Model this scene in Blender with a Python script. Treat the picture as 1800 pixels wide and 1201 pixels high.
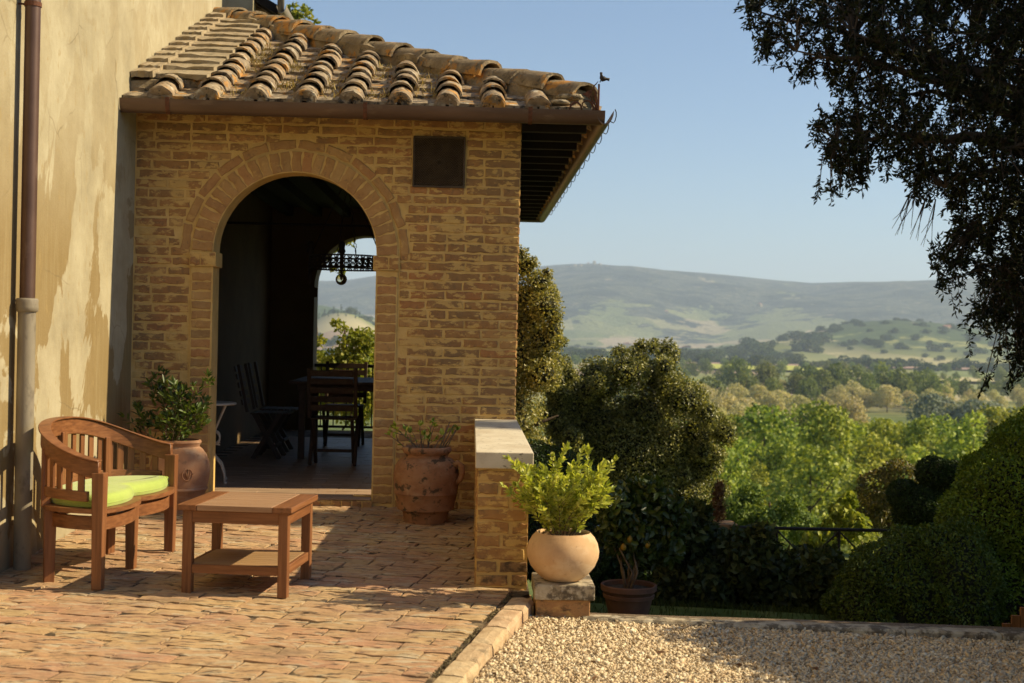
import bpy, bmesh, math, random
import numpy as np
from mathutils import Vector, Matrix, noise as mnoise
R = math.radians
random.seed(7); rng = np.random.default_rng(7)
scn = bpy.context.scene
for o in list(bpy.data.objects): bpy.data.objects.remove(o)
col = scn.collection

# ------------------------------------------------------------------ camera
F = 2400.0; CX, CY = 900.0, 600.5          # focal length and centre in pixels of an 1800 px wide picture
EYE = Vector((0, 0, 1.30))
yc = Vector((829-CX, -(584-CY), -F)).normalized()
zc = Vector((.022, 1.0, 0)); zc.z = -(zc.x*yc.x+zc.y*yc.y)/yc.z; zc.normalize()
xc = yc.cross(zc)
RW = Matrix((xc, yc, zc))                   # camera vector -> world vector
cam = bpy.data.cameras.new('camera'); camo = bpy.data.objects.new('camera', cam); col.objects.link(camo)
cam.sensor_width = 36; cam.lens = F*36/1800; cam.clip_start = .1; cam.clip_end = 60000
camo.matrix_world = Matrix.Translation(EYE) @ RW.to_4x4()
cam.dof.use_dof = True; cam.dof.focus_distance = 9.3; cam.dof.aperture_fstop = 3.6
scn.camera = camo
def P(px, py, Y):
    d = RW @ Vector(((px-CX)/F, -(py-CY)/F, -1)); return EYE + d*(Y/d.y)
def G(px, py, z):
    d = RW @ Vector(((px-CX)/F, -(py-CY)/F, -1)); return EYE + d*((z-EYE.z)/d.z)

# ------------------------------------------------------------------ light
SUN_AZ, SUN_EL = R(3.0), R(36)              # azimuth counted from +x towards +y
w = bpy.data.worlds.new('World'); scn.world = w; w.use_nodes = True
nt = w.node_tree; nt.nodes.clear()
wo = nt.nodes.new('ShaderNodeOutputWorld'); bg = nt.nodes.new('ShaderNodeBackground'); sk = nt.nodes.new('ShaderNodeTexSky')
sk.sky_type = 'NISHITA'; sk.sun_disc = False; sk.sun_elevation = SUN_EL; sk.sun_rotation = R(90)-SUN_AZ
sk.altitude = 200; sk.air_density = 1.0; sk.dust_density = .5; sk.ozone_density = 3.8
bg.inputs['Strength'].default_value = 0.082
nt.links.new(sk.outputs[0], bg.inputs[0]); nt.links.new(bg.outputs[0], wo.inputs[0])
sl = bpy.data.lights.new('sun', 'SUN'); so = bpy.data.objects.new('sun', sl); col.objects.link(so)
sl.energy = 5.0; sl.angle = R(.6); sl.color = (1.0, .83, .53)
sd = Vector((math.cos(SUN_AZ)*math.cos(SUN_EL), math.sin(SUN_AZ)*math.cos(SUN_EL), math.sin(SUN_EL)))
so.rotation_euler = sd.to_track_quat('Z', 'Y').to_euler(); so.location = (20, 0, 20)
vs = scn.view_settings; vs.view_transform = 'Standard'; vs.look = 'None'; vs.gamma = 1; vs.use_curve_mapping = False
vs.exposure = 0.66
scn.cycles.use_denoising = True
scn.cycles.max_bounces = 8; scn.cycles.diffuse_bounces = 4; scn.cycles.volume_bounces = 1
scn.cycles.transparent_max_bounces = 8

# ------------------------------------------------------------------ helpers
WL = {}                                       # world position of each parent
def tag(o, label=None, cat=None, group=None, kind=None):
    if label: o['label'] = label
    if cat: o['category'] = cat
    if group: o['group'] = group
    if kind: o['kind'] = kind
    return o
def thing(name, loc, label, cat, group=None, kind=None):
    o = bpy.data.objects.new(name, None); col.objects.link(o); o.location = loc; o.empty_display_size = .1
    WL[o.name] = Vector(loc); return tag(o, label, cat, group, kind)
def link(name, me, parent=None, mat=None):
    o = bpy.data.objects.new(name, me); col.objects.link(o)
    if mat is not None and not me.materials: me.materials.append(mat)
    if parent is not None:
        o.parent = parent; WL[o.name] = WL[parent.name]
    else: WL[o.name] = Vector((0, 0, 0))
    return o
def piece(name, me, parent, mtx):
    o = bpy.data.objects.new(name, me); col.objects.link(o)
    if parent is not None:
        o.parent = parent; mtx = Matrix.Translation(-WL[parent.name]) @ mtx
        WL[o.name] = WL[parent.name] + mtx.translation
    o.matrix_local = mtx
    return o
def copy_tree(o, parent=None):
    c = o.copy(); col.objects.link(c); c.parent = parent
    for ch in list(o.children): copy_tree(ch, c)
    return c
def npmesh(name, V, faces, rnd=None, mat=None, smooth=False):
    """V (n,3); faces (m,k) all of one size"""
    me = bpy.data.meshes.new(name); V = np.ascontiguousarray(V, dtype=np.float32); faces = np.ascontiguousarray(faces, dtype=np.int32)
    m, k = faces.shape
    me.vertices.add(len(V)); me.vertices.foreach_set('co', V.ravel())
    me.loops.add(m*k); me.loops.foreach_set('vertex_index', faces.ravel())
    me.polygons.add(m); me.polygons.foreach_set('loop_start', np.arange(0, m*k, k, dtype=np.int32))
    me.polygons.foreach_set('loop_total', np.full(m, k, dtype=np.int32))
    if smooth: me.polygons.foreach_set('use_smooth', np.ones(m, dtype=bool))
    if rnd is not None:
        a = me.attributes.new('rnd', 'FLOAT', 'POINT'); a.data.foreach_set('value', np.ascontiguousarray(rnd, dtype=np.float32))
    me.update(calc_edges=True)
    if mat: me.materials.append(mat)
    return me
class MB:
    def __init__(s): s.v = []; s.f = []
    def add(s, vs, fs, M=None):
        n = len(s.v)
        for q in vs: s.v.append(tuple(M @ Vector(q)) if M is not None else tuple(q))
        for q in fs: s.f.append(tuple(n+i for i in q))
        return s
    def box(s, c, d, rot=0, M=None, taper=1.0):
        x, y, z = d[0]/2, d[1]/2, d[2]/2; t = taper
        vs = [(-x*t,-y*t,-z),(x*t,-y*t,-z),(x*t,y*t,-z),(-x*t,y*t,-z),(-x,-y,z),(x,-y,z),(x,y,z),(-x,y,z)]
        T = Matrix.Translation(c) @ Matrix.Rotation(rot, 4, 'Z')
        if M is not None: T = M @ T
        return s.add(vs, [(3,2,1,0),(4,5,6,7),(0,1,5,4),(1,2,6,5),(2,3,7,6),(3,0,4,7)], T)
    def b2(s, x0, x1, y0, y1, z0, z1, M=None):
        return s.box(((x0+x1)/2, (y0+y1)/2, (z0+z1)/2), (abs(x1-x0), abs(y1-y0), abs(z1-z0)), 0, M)
    def tube(s, path, r, seg=8, cap=True, M=None, flat=1.0):
        path = [Vector(p) for p in path]; n = len(path)
        rr = r if isinstance(r, (list, tuple)) else [r]*n
        vs = []; up = None
        for i, p in enumerate(path):
            t = (path[min(i+1, n-1)] - path[max(i-1, 0)])
            t = t.normalized() if t.length > 1e-9 else Vector((0,0,1))
            if up is None: up = Vector((0,0,1)) if abs(t.z) < .9 else Vector((1,0,0))
            a = t.cross(up).normalized(); up = a.cross(t).normalized()
            for k in range(seg):
                th = 2*math.pi*k/seg
                vs.append(p + (a*math.cos(th)*flat + up*math.sin(th))*rr[i])
        fs = []
        for i in range(n-1):
            for k in range(seg):
                k2 = (k+1) % seg
                fs.append((i*seg+k, i*seg+k2, (i+1)*seg+k2, (i+1)*seg+k))
        if cap: fs += [tuple(reversed(range(seg))), tuple(range((n-1)*seg, n*seg))]
        return s.add(vs, fs, M)
    def lathe(s, prof, seg=32, M=None, jit=0):
        vs = []; fs = []
        for r_, z_ in prof:
            for k in range(seg):
                th = 2*math.pi*k/seg; rj = r_*(1+jit*math.sin(3*th+z_*9))
                vs.append((rj*math.cos(th), rj*math.sin(th), z_))
        for i in range(len(prof)-1):
            for k in range(seg):
                k2 = (k+1) % seg; fs.append((i*seg+k, i*seg+k2, (i+1)*seg+k2, (i+1)*seg+k))
        return s.add(vs, fs, M)
    def sweep(s, path, prof, closed=False, M=None, caps=True):
        """profile (list of (side, up)) swept along a path; side is horizontal, perpendicular to the path"""
        path = [Vector(p) for p in path]; n = len(path); m = len(prof); vs = []; fs = []
        for i, p in enumerate(path):
            if closed: t = path[(i+1) % n]-path[i-1]
            else: t = path[min(i+1, n-1)]-path[max(i-1, 0)]
            t.z = 0; t.normalize(); a = Vector((t.y, -t.x, 0))
            for (u, v_) in prof: vs.append(p + a*u + Vector((0,0,v_)))
        for i in range(n if closed else n-1):
            j = (i+1) % n
            for k in range(m):
                k2 = (k+1) % m; fs.append((i*m+k, i*m+k2, j*m+k2, j*m+k))
        if not closed and caps: fs += [tuple(reversed(range(m))), tuple(range((n-1)*m, n*m))]
        return s.add(vs, fs, M)
    def prism(s, poly, y0, y1, M=None):
        """polygon in (x,z) extruded along y"""
        n = len(poly)
        vs = [(a, y0, b) for a, b in poly]+[(a, y1, b) for a, b in poly]
        fs = [tuple(range(n)), tuple(reversed(range(n, 2*n)))]+[(i, i+n, (i+1) % n+n, (i+1) % n) for i in range(n)]
        return s.add(vs, fs, M)
    def build(s, name, mat, parent=None, smooth=False, bevel=0, world=True, recalc=True, seg=1, auto=None):
        me = bpy.data.meshes.new(name)
        off = WL[parent.name] if (parent is not None and world) else Vector((0,0,0))
        me.from_pydata([(v[0]-off.x, v[1]-off.y, v[2]-off.z) for v in s.v], [], s.f)
        if recalc or bevel:
            bm = bmesh.new(); bm.from_mesh(me); bmesh.ops.recalc_face_normals(bm, faces=bm.faces)
            if bevel:
                es = [e for e in bm.edges if len(e.link_faces) == 2 and e.calc_face_angle(0) > .6]
                bmesh.ops.bevel(bm, geom=es, offset=bevel, segments=seg, affect='EDGES', profile=.5, clamp_overlap=True)
            bm.to_mesh(me); bm.free()
        if smooth:
            for p in me.polygons: p.use_smooth = True
            if auto: me.set_sharp_from_angle(angle=auto)
        if mat: me.materials.append(mat)
        return link(name, me, parent)

# ------------------------------------------------------------------ materials
def nodes(name):
    m = bpy.data.materials.new(name); m.use_nodes = True; t = m.node_tree; t.nodes.clear()
    o = t.nodes.new('ShaderNodeOutputMaterial'); b = t.nodes.new('ShaderNodeBsdfPrincipled'); t.links.new(b.outputs[0], o.inputs[0])
    return m, t, b, o
def nd(t, typ, ins=None, **kw):
    n = t.nodes.new(typ)
    for k, v in kw.items(): setattr(n, k, v)
    for k, v in (ins or {}).items():
        if isinstance(v, bpy.types.NodeSocket): t.links.new(v, n.inputs[k])
        else: n.inputs[k].default_value = v
    return n
def c4(c): return (c[0], c[1], c[2], 1)
def ramp(t, fac, stops, interp='LINEAR'):
    n = nd(t, 'ShaderNodeValToRGB', {0: fac}); n.color_ramp.interpolation = interp; e = n.color_ramp.elements
    while len(e) < len(stops): e.new(.5)
    for i, (p, c) in enumerate(stops): e[i].position = p; e[i].color = c4(c) if not isinstance(c, (int, float)) else (c, c, c, 1)
    return n.outputs[0]
def coords(t, world, stretch=(1,1,1), off=(0,0,0)):
    if world: s = nd(t, 'ShaderNodeNewGeometry').outputs['Position']
    else: s = nd(t, 'ShaderNodeTexCoord').outputs['Object']
    return nd(t, 'ShaderNodeMapping', {'Vector': s, 'Scale': stretch, 'Location': off}).outputs[0]
def noise(t, vec, scale, detail=6, rough=.55, dist=0):
    return nd(t, 'ShaderNodeTexNoise', {'Vector': vec, 'Scale': scale, 'Detail': detail, 'Roughness': rough, 'Distortion': dist}).outputs[0]
def mix(t, fac, a, b, blend='MIX'):
    n = nd(t, 'ShaderNodeMix', data_type='RGBA', blend_type=blend)
    for i, v in ((0, fac), (6, a), (7, b)):
        if isinstance(v, bpy.types.NodeSocket): t.links.new(v, n.inputs[i])
        else: n.inputs[i].default_value = v if i == 0 else c4(v)
    return n.outputs[2]
def mth(t, op, a, b=0.0):
    n = nd(t, 'ShaderNodeMath', operation=op)
    for i, v in ((0, a), (1, b)):
        if isinstance(v, bpy.types.NodeSocket): t.links.new(v, n.inputs[i])
        else: n.inputs[i].default_value = v
    return n.outputs[0]
def pmat(name, stops, scale=4, detail=8, rough=.85, spec=.3, bump=.4, bscale=60, bdist=.004, world=True, stretch=(1,1,1),
         rand=0, randstops=None, stains=(), metal=0, attr=False, bdetail=8, coarse=0, cscale=8):
    m, t, b, o = nodes(name)
    v = coords(t, world, stretch)
    c = ramp(t, noise(t, v, scale, detail, .6), stops)
    if randstops:
        oi = nd(t, 'ShaderNodeObjectInfo').outputs['Random']
        if attr: oi = nd(t, 'ShaderNodeAttribute', attribute_name='rnd').outputs['Fac']
        c = mix(t, rand, c, ramp(t, oi, randstops))
    for i, (sc_, lo, hi, colr, st, amt) in enumerate(stains):
        vv = coords(t, world, st, (i*7.3+1, i*3.1, i*5.7))
        f = ramp(t, noise(t, vv, sc_, 8, .65), [(lo, 0.0), (hi, 1.0)])
        c = mix(t, mth(t, 'MULTIPLY', f, amt), c, colr)
    t.links.new(c, b.inputs['Base Color'])
    b.inputs['Roughness'].default_value = rough; b.inputs['Metallic'].default_value = metal
    b.inputs['Specular IOR Level'].default_value = spec
    if bump:
        h = noise(t, v, bscale, bdetail, .65)
        if coarse:
            h = mth(t, 'ADD', h, mth(t, 'MULTIPLY', noise(t, v, cscale, 4, .5), coarse))
        bn = nd(t, 'ShaderNodeBump', {'Height': h, 'Strength': bump, 'Distance': bdist}); t.links.new(bn.outputs[0], b.inputs['Normal'])
    return m
def leafmat(name, dark, mid, light, trans=.35, rough=.45, spec=.4, objvar=0.0):
    m, t, b, o = nodes(name)
    a = nd(t, 'ShaderNodeAttribute', attribute_name='rnd').outputs['Fac']
    c = ramp(t, a, [(0, dark), (.5, mid), (1, light)])
    if objvar:
        oi = nd(t, 'ShaderNodeObjectInfo').outputs['Random']
        hs = nd(t, 'ShaderNodeHueSaturation', {'Hue': mth(t, 'ADD', mth(t, 'MULTIPLY', oi, objvar*.12), .5-objvar*.06), 'Saturation': 1.0,
              'Value': mth(t, 'ADD', mth(t, 'MULTIPLY', nd(t, 'ShaderNodeMath', {0: mth(t, 'MULTIPLY', oi, 7.13)}, operation='FRACT').outputs[0], objvar), 1-objvar*.5), 'Color': c})
        c = hs.outputs[0]
    t.links.new(c, b.inputs['Base Color']); b.inputs['Roughness'].default_value = rough; b.inputs['Specular IOR Level'].default_value = spec
    tr = nd(t, 'ShaderNodeBsdfTranslucent', {'Color': mix(t, 1, c, (1.0, .95, .45), 'MULTIPLY')})
    ms = nd(t, 'ShaderNodeMixShader', {0: trans}); t.links.new(b.outputs[0], ms.inputs[1]); t.links.new(tr.outputs[0], ms.inputs[2])
    t.links.new(ms.outputs[0], o.inputs[0]); return m

MORTAR = (.62, .41, .14)
M = {}
M['mortar'] = pmat('mortar', [(.3, (.50,.32,.11)), (.5, MORTAR), (.7, (.68,.47,.19))], scale=7, bump=.6, bscale=55, bdist=.006, coarse=1.5, cscale=22,
    stains=[(3, .52, .62, (.42,.28,.12), (1,1,1), .45)])
bst = [(0, (.34,.17,.065)), (.2, (.42,.23,.085)), (.4, (.38,.19,.07)), (.6, (.26,.165,.075)), (.8, (.44,.18,.07)), (1, (.50,.31,.12))]
M['brick'] = pmat('brick', [(.3, (.25,.125,.042)), (.5, (.36,.185,.062)), (.72, (.52,.31,.11))], scale=16, bump=.7, bscale=90, bdist=.004, rand=.6, randstops=bst,
    stains=[(26, .54, .62, (.15,.10,.06), (1,1,1), .45), (1.3, .50, .60, (.19,.13,.07), (1,1,1), .5), (9, .53, .57, MORTAR, (1,1,2.0), .8), (3.0, .56, .60, MORTAR, (1,1,1.3), .8)])
M['brick_arch'] = pmat('brick_arch', [(.3, (.34,.19,.075)), (.5, (.44,.26,.10)), (.72, (.54,.36,.15))], scale=14, bump=.7, bscale=90, bdist=.004, rand=.5, randstops=bst,
    stains=[(14, .60, .66, MORTAR, (1,1,1), .5), (24, .58, .66, (.18,.12,.07), (1,1,1), .5)])
M['brick_stuff'] = pmat('brick_stuff', [(.3, (.24,.12,.055)), (.5, (.32,.165,.075)), (.72, (.42,.25,.11))], scale=16, bump=.7, bscale=90, bdist=.004, rand=.6, randstops=bst, attr=True,
    stains=[(11, .52, .60, MORTAR, (1,1,1.6), .75)])
M['brick_dark'] = pmat('brick_dark', [(.3, (.20,.11,.055)), (.5, (.27,.15,.07)), (.72, (.36,.235,.12))], scale=14, bump=.8, bscale=80, bdist=.005, rand=.5, randstops=bst,
    stains=[(9, .52, .60, MORTAR, (1,1,1.6), .6), (12, .54, .64, (.06,.045,.03), (1,1,1.4), .8)])
pst = [(0, (.50,.23,.135)), (.2, (.58,.40,.19)), (.4, (.46,.25,.14)), (.6, (.60,.43,.21)), (.8, (.54,.27,.16)), (1, (.47,.35,.17))]
def paver(name, attr):
    return pmat(name, [(.28, (.24,.15,.08)), (.43, (.45,.28,.155)), (.58, (.54,.37,.20)), (.74, (.68,.54,.34))], scale=17, bump=1.0, bscale=44, bdist=.016, rand=.55, randstops=pst, attr=attr,
      stretch=(.5, 1.9, 1), coarse=.8, cscale=16,
      stains=[(12, .53, .60, (.56,.48,.33), (.45,1.7,1), .75), (20, .55, .61, (.075,.055,.04), (.5,2.0,1), .9), (1.6, .50, .62, (.40,.22,.15), (1,1,1), .45), (4, .55, .66, (.24,.17,.10), (.6,1.4,1), .6)])
M['paver'] = paver('paver', False); M['paver_stuff'] = paver('paver_stuff', True)
M['dirt'] = pmat('dirt', [(.38, (.04,.03,.018)), (.52, (.10,.07,.04)), (.66, (.36,.26,.15))], scale=9, bump=1, bscale=120, bdist=.01)
M['kerb'] = pmat('kerb', [(.3, (.30,.21,.125)), (.5, (.50,.38,.24)), (.75, (.60,.50,.34))], scale=12, bump=1, bscale=45, bdist=.008, rand=.3, randstops=pst,
    stains=[(9, .55, .66, (.13,.10,.06), (1,1,1), .7)])
M['moss'] = pmat('moss', [(.3, (.07,.06,.03)), (.5, (.20,.16,.08)), (.66, (.42,.32,.19))], scale=40, bump=1, bscale=150, bdist=.01)
M['travertine'] = pmat('travertine', [(.3, (.50,.42,.30)), (.5, (.60,.53,.40)), (.75, (.68,.62,.49))], scale=5, rough=.7, bump=.5, bscale=60, bdist=.004,
    stains=[(6, .55, .64, (.34,.28,.19), (1,.4,1), .5), (26, .60, .66, (.10,.08,.05), (1,1,1.4), .8)])
M['old_stone'] = pmat('old_stone', [(.3, (.24,.18,.11)), (.5, (.42,.35,.24)), (.75, (.56,.50,.37))], scale=9, bump=.9, bscale=50, bdist=.008,
    stains=[(11, .46, .55, (.06,.045,.03), (1,1,1), .8), (30, .55, .62, (.60,.54,.42), (1,1,1), .5)])
# plaster: warm lime wash with washed-out ochre patches
m, t, b, o = nodes('plaster'); v = coords(t, True)
c = ramp(t, noise(t, v, 2.2, 10, .68), [(.3, (.28,.24,.155)), (.5, (.37,.322,.213)), (.7, (.45,.402,.278))])
vz = coords(t, True, (1, 1, .58), (3, 1.3, .6))
patch = ramp(t, noise(t, vz, 1.5, 9, .58, .6), [(.487, 0.0), (.500, 1.0)])
pos = nd(t, 'ShaderNodeSeparateXYZ', {0: nd(t, 'ShaderNodeNewGeometry').outputs['Position']})
hz = nd(t, 'ShaderNodeMapRange', {0: pos.outputs[2], 1: 2.6, 2: 1.7, 3: 0.25, 4: 1.0}).outputs[0]
c = mix(t, mth(t, 'MULTIPLY', mth(t, 'MULTIPLY', patch, hz), .85), c, (.22,.15,.058))
streak = ramp(t, noise(t, coords(t, True, (6, 6, .5)), 3, 8, .7), [(.5, 0.0), (.8, 1.0)])
c = mix(t, mth(t, 'MULTIPLY', streak, .6), c, (.35,.29,.165))
fl = ramp(t, noise(t, coords(t, True, (1,1,.5)), 14, 6, .6), [(.6, 0.0), (.66, 1.0)])
c = mix(t, mth(t, 'MULTIPLY', fl, .5), c, (.31,.225,.10))
ck = nd(t, 'ShaderNodeTexVoronoi', {'Vector': mix(t, .12, v, nd(t, 'ShaderNodeTexNoise', {'Vector': v, 'Scale': 4.0, 'Detail': 6.0}).outputs[1], 'ADD'), 'Scale': 1.6}, feature='DISTANCE_TO_EDGE').outputs[0]
ckm = mth(t, 'MULTIPLY', ramp(t, ck, [(0.0, 1.0), (.010, 0.0)]), ramp(t, noise(t, v, 1.7, 3), [(.5, 0.0), (.62, 1.0)]))
c = mix(t, mth(t, 'MULTIPLY', ckm, .6), c, (.16,.12,.065))
low = nd(t, 'ShaderNodeMapRange', {0: mth(t, 'ADD', pos.outputs[2], mth(t, 'MULTIPLY', noise(t, v, 5, 5), .35)), 1: .32, 2: .1, 3: 0.0, 4: .75}).outputs[0]
c = mix(t, low, c, (.30,.25,.16))
t.links.new(c, b.inputs['Base Color']); b.inputs['Roughness'].default_value = .92; b.inputs['Specular IOR Level'].default_value = .15
h = mth(t, 'ADD', noise(t, v, 70, 8, .6), mth(t, 'MULTIPLY', noise(t, v, 6, 4, .5), 2.5))
bn = nd(t, 'ShaderNodeBump', {'Height': h, 'Strength': .35, 'Distance': .008}); t.links.new(bn.outputs[0], b.inputs['Normal'])
M['plaster'] = m
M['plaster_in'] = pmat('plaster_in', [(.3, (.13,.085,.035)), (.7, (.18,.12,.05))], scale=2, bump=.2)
M['tile'] = pmat('roof_tile', [(.25, (.075,.055,.035)), (.45, (.22,.16,.095)), (.6, (.35,.265,.16)), (.78, (.56,.45,.29))], scale=14, bump=1, bscale=60, bdist=.007, rand=.35,
    randstops=[(0, (.30,.22,.15)), (.3, (.20,.16,.12)), (.5, (.36,.24,.14)), (.75, (.26,.22,.17)), (1, (.38,.31,.22))],
    stains=[(8, .55, .60, (.46,.22,.04), (1,1,1), .85), (18, .53, .60, (.04,.035,.028), (1,1,1), .9), (12, .58, .64, (.55,.50,.39), (1,1,1), .8)])
M['slab'] = pmat('roof_slab', [(.25, (.20,.155,.09)), (.5, (.33,.26,.16)), (.75, (.45,.37,.25))], scale=10, bump=.8, bscale=50, bdist=.005, rand=.3,
    randstops=[(0, (.30,.22,.13)), (.5, (.24,.19,.12)), (1, (.38,.31,.2))], stains=[(12, .56, .66, (.08,.07,.045), (1,1,1), .7), (7, .6, .68, (.42,.26,.08), (1,1,1), .4)])
M['hip'] = pmat('hip_mortar', [(.25, (.10,.075,.045)), (.45, (.20,.15,.09)), (.6, (.28,.215,.13)), (.78, (.44,.36,.24))], scale=8, bump=1, bscale=40, bdist=.012,
    stains=[(5, .54, .60, (.44,.20,.035), (1,1,1), .85), (16, .56, .64, (.06,.05,.035), (1,1,1), .8)])
M['copper'] = pmat('gutter_metal', [(.3, (.085,.05,.033)), (.7, (.15,.09,.06))], scale=3, rough=.42, spec=.5, bump=.08, stretch=(.5,.5,2), metal=.35,
    stains=[(5, .56, .68, (.20,.145,.10), (1,1,3), .4)])
M['pipe'] = pmat('pipe_metal', [(.3, (.085,.045,.032)), (.7, (.12,.068,.05))], scale=5, rough=.45, spec=.5, bump=.08, metal=.3, stains=[(9, .60, .7, (.28,.19,.14), (1,1,.3), .5)])
M['pipe_low'] = pmat('pipe_iron', [(.3, (.20,.17,.125)), (.7, (.30,.26,.19))], scale=8, rough=.6, bump=.3, stretch=(1,1,.3), stains=[(12, .58, .68, (.10,.08,.06), (1,1,.5), .6)])
M['iron'] = pmat('iron', [(.3, (.012,.009,.007)), (.7, (.03,.02,.014))], scale=20, rough=.6, bump=.2)
M['rust'] = pmat('rust', [(.3, (.06,.025,.014)), (.7, (.16,.06,.03))], scale=40, rough=.8, bump=.4, bscale=120)
M['grille'] = pmat('grille', [(.3, (.045,.030,.018)), (.7, (.085,.058,.034))], scale=10, rough=.6, bump=.1)
M['dark'] = pmat('vent_dark', [(.3, (.02,.014,.008)), (.7, (.035,.024,.014))], scale=10, rough=.9, bump=0)
M['white_iron'] = pmat('white_iron', [(.3, (.50,.44,.34)), (.7, (.66,.60,.48))], scale=20, rough=.5, bump=.2, stains=[(18, .6, .68, (.28,.19,.11), (1,1,1), .6)])
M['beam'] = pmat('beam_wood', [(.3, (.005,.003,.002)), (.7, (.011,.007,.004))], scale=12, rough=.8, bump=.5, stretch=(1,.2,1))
def wood(name, st, a=(.075,.028,.011), b_=(.20,.080,.030), c_=(.32,.145,.06), rough=.42, rand=.25, stains=()):
    return pmat(name, [(.25, a), (.5, b_), (.75, c_)], scale=9, detail=9, rough=rough, spec=.35, bump=.25, bscale=26, bdist=.002, world=False, stretch=st, rand=rand,
      randstops=[(0, (.13,.045,.017)), (.5, (.22,.085,.033)), (1, (.29,.13,.055))], stains=stains)
wst = [(7, .60, .72, (.13,.055,.025), (1,1,.4), .6)]
M['wood_x'] = wood('teak_x', (.35, 7, 7), stains=wst); M['wood_y'] = wood('teak_y', (7, .35, 7), stains=wst); M['wood_z'] = wood('teak_z', (7, 7, .35), stains=wst)
M['wood_c'] = wood('teak_c', (1.6, 1.6, 8), stains=wst)
M['wood_top'] = wood('teak_top', (.35, 8, 7), a=(.24,.135,.07), b_=(.36,.23,.135), c_=(.46,.32,.20), rough=.55)
M['wood_shelf'] = wood('teak_shelf', (.35, 8, 7), a=(.26,.15,.07), b_=(.38,.245,.12), c_=(.46,.32,.17), rough=.6)
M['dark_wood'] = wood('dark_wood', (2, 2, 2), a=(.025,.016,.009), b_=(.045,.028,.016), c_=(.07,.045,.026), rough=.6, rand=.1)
m, t, b, o = nodes('cushion'); v = coords(t, False)
c = ramp(t, noise(t, v, 6, 6), [(.3, (.30,.40,.06)), (.7, (.40,.50,.10))]); t.links.new(c, b.inputs['Base Color']); b.inputs['Roughness'].default_value = .85
b.inputs['Sheen Weight'].default_value = .3
wv = nd(t, 'ShaderNodeTexWave', {'Vector': v, 'Scale': 170, 'Distortion': .5}).outputs[0]
h = mth(t, 'ADD', mth(t, 'MULTIPLY', wv, .15), mth(t, 'MULTIPLY', noise(t, v, 7, 4), 3))
bn = nd(t, 'ShaderNodeBump', {'Height': h, 'Strength': .4, 'Distance': .006}); t.links.new(bn.outputs[0], b.inputs['Normal']); M['cushion'] = m
def clay(name, a, b_, c_, stains):
    return pmat(name, [(.3, a), (.5, b_), (.72, c_)], scale=6, rough=.88, bump=.35, bscale=70, bdist=.003, world=False, stains=stains)
M['clay_light'] = clay('clay_light', (.50,.30,.155), (.58,.37,.20), (.64,.44,.26), [(3, .50, .62, (.70,.55,.37), (1,1,2), .6), (26, .60, .68, (.36,.21,.11), (1,1,1), .5), (7, .56, .68, (.40,.25,.13), (1,1,.6), .5)])
M['clay_old'] = clay('clay_old', (.21,.095,.045), (.30,.145,.07), (.36,.20,.11), [(5, .50, .66, (.46,.32,.20), (1,1,1.5), .45), (13, .55, .61, (.045,.035,.022), (1,1,1.3), .85), (40, .58, .66, (.14,.09,.05), (1,1,1), .5)])
M['clay_rose'] = clay('clay_rose', (.24,.115,.065), (.31,.16,.09), (.38,.23,.14), [(6, .52, .68, (.46,.36,.27), (1,1,3), .4), (15, .58, .66, (.14,.085,.055), (1,1,1.3), .5)])
M['clay_dark'] = clay('clay_dark', (.10,.05,.03), (.14,.07,.045), (.18,.10,.065), [(9, .55, .66, (.07,.04,.03), (1,1,1), .5)])
M['soil'] = pmat('soil', [(.3, (.03,.02,.012)), (.7, (.08,.055,.03))], scale=60, bump=1, bscale=160, bdist=.01)
M['bark'] = pmat('bark', [(.3, (.05,.035,.022)), (.7, (.12,.085,.055))], scale=8, bump=1, bscale=30, bdist=.02, stretch=(1,1,.3))
M['twig'] = pmat('twig', [(.3, (.10,.07,.045)), (.7, (.22,.16,.10))], scale=30, bump=.3)
M['floor_in'] = pmat('loggia_floor', [(.3, (.30,.19,.12)), (.7, (.48,.34,.23))], scale=6, rough=.45, spec=.4, bump=.25, stretch=(.5,2.5,1))
M['pebble'] = pmat('pebble', [(.3, (.54,.42,.26)), (.7, (.70,.57,.37))], scale=60, rough=.85, bump=.2, rand=.75, attr=True,
    randstops=[(0, (.20,.13,.07)), (.15, (.45,.31,.18)), (.45, (.66,.51,.32)), (.8, (.78,.65,.44)), (1, (.84,.77,.60))])
M['gravel_base'] = pmat('gravel_base', [(.3, (.10,.075,.045)), (.7, (.28,.20,.125))], scale=50, bump=1, bscale=130, bdist=.015)
M['drygrass'] = leafmat('dry_grass', (.22,.17,.06), (.33,.24,.10), (.42,.34,.16), .3, .8, .1)
M['deadleaf'] = leafmat('dead_leaf', (.13,.06,.025), (.20,.10,.04), (.30,.17,.07), .1, .7, .2)

m, t, b, o = nodes('side_brickwork')
v = nd(t, 'ShaderNodeMapping', {'Vector': nd(t, 'ShaderNodeNewGeometry').outputs['Position'], 'Rotation': (0, R(90), R(90))}).outputs[0]
pz = nd(t, 'ShaderNodeSeparateXYZ', {0: nd(t, 'ShaderNodeNewGeometry').outputs['Position']})
vc = nd(t, 'ShaderNodeCombineXYZ', {0: pz.outputs[1], 1: pz.outputs[2]}).outputs[0]
br = nd(t, 'ShaderNodeTexBrick', {'Vector': vc, 'Color1': (.38,.21,.08,1), 'Color2': (.28,.16,.07,1), 'Mortar': (*MORTAR, 1), 'Scale': 1.0, 'Mortar Size': .008, 'Mortar Smooth': .3, 'Brick Width': .27, 'Row Height': .0705})
c = mix(t, ramp(t, noise(t, coords(t, True), 9), [(.53, 0.0), (.58, .8)]), br.outputs[0], MORTAR)
t.links.new(c, b.inputs['Base Color']); b.inputs['Roughness'].default_value = .9
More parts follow.
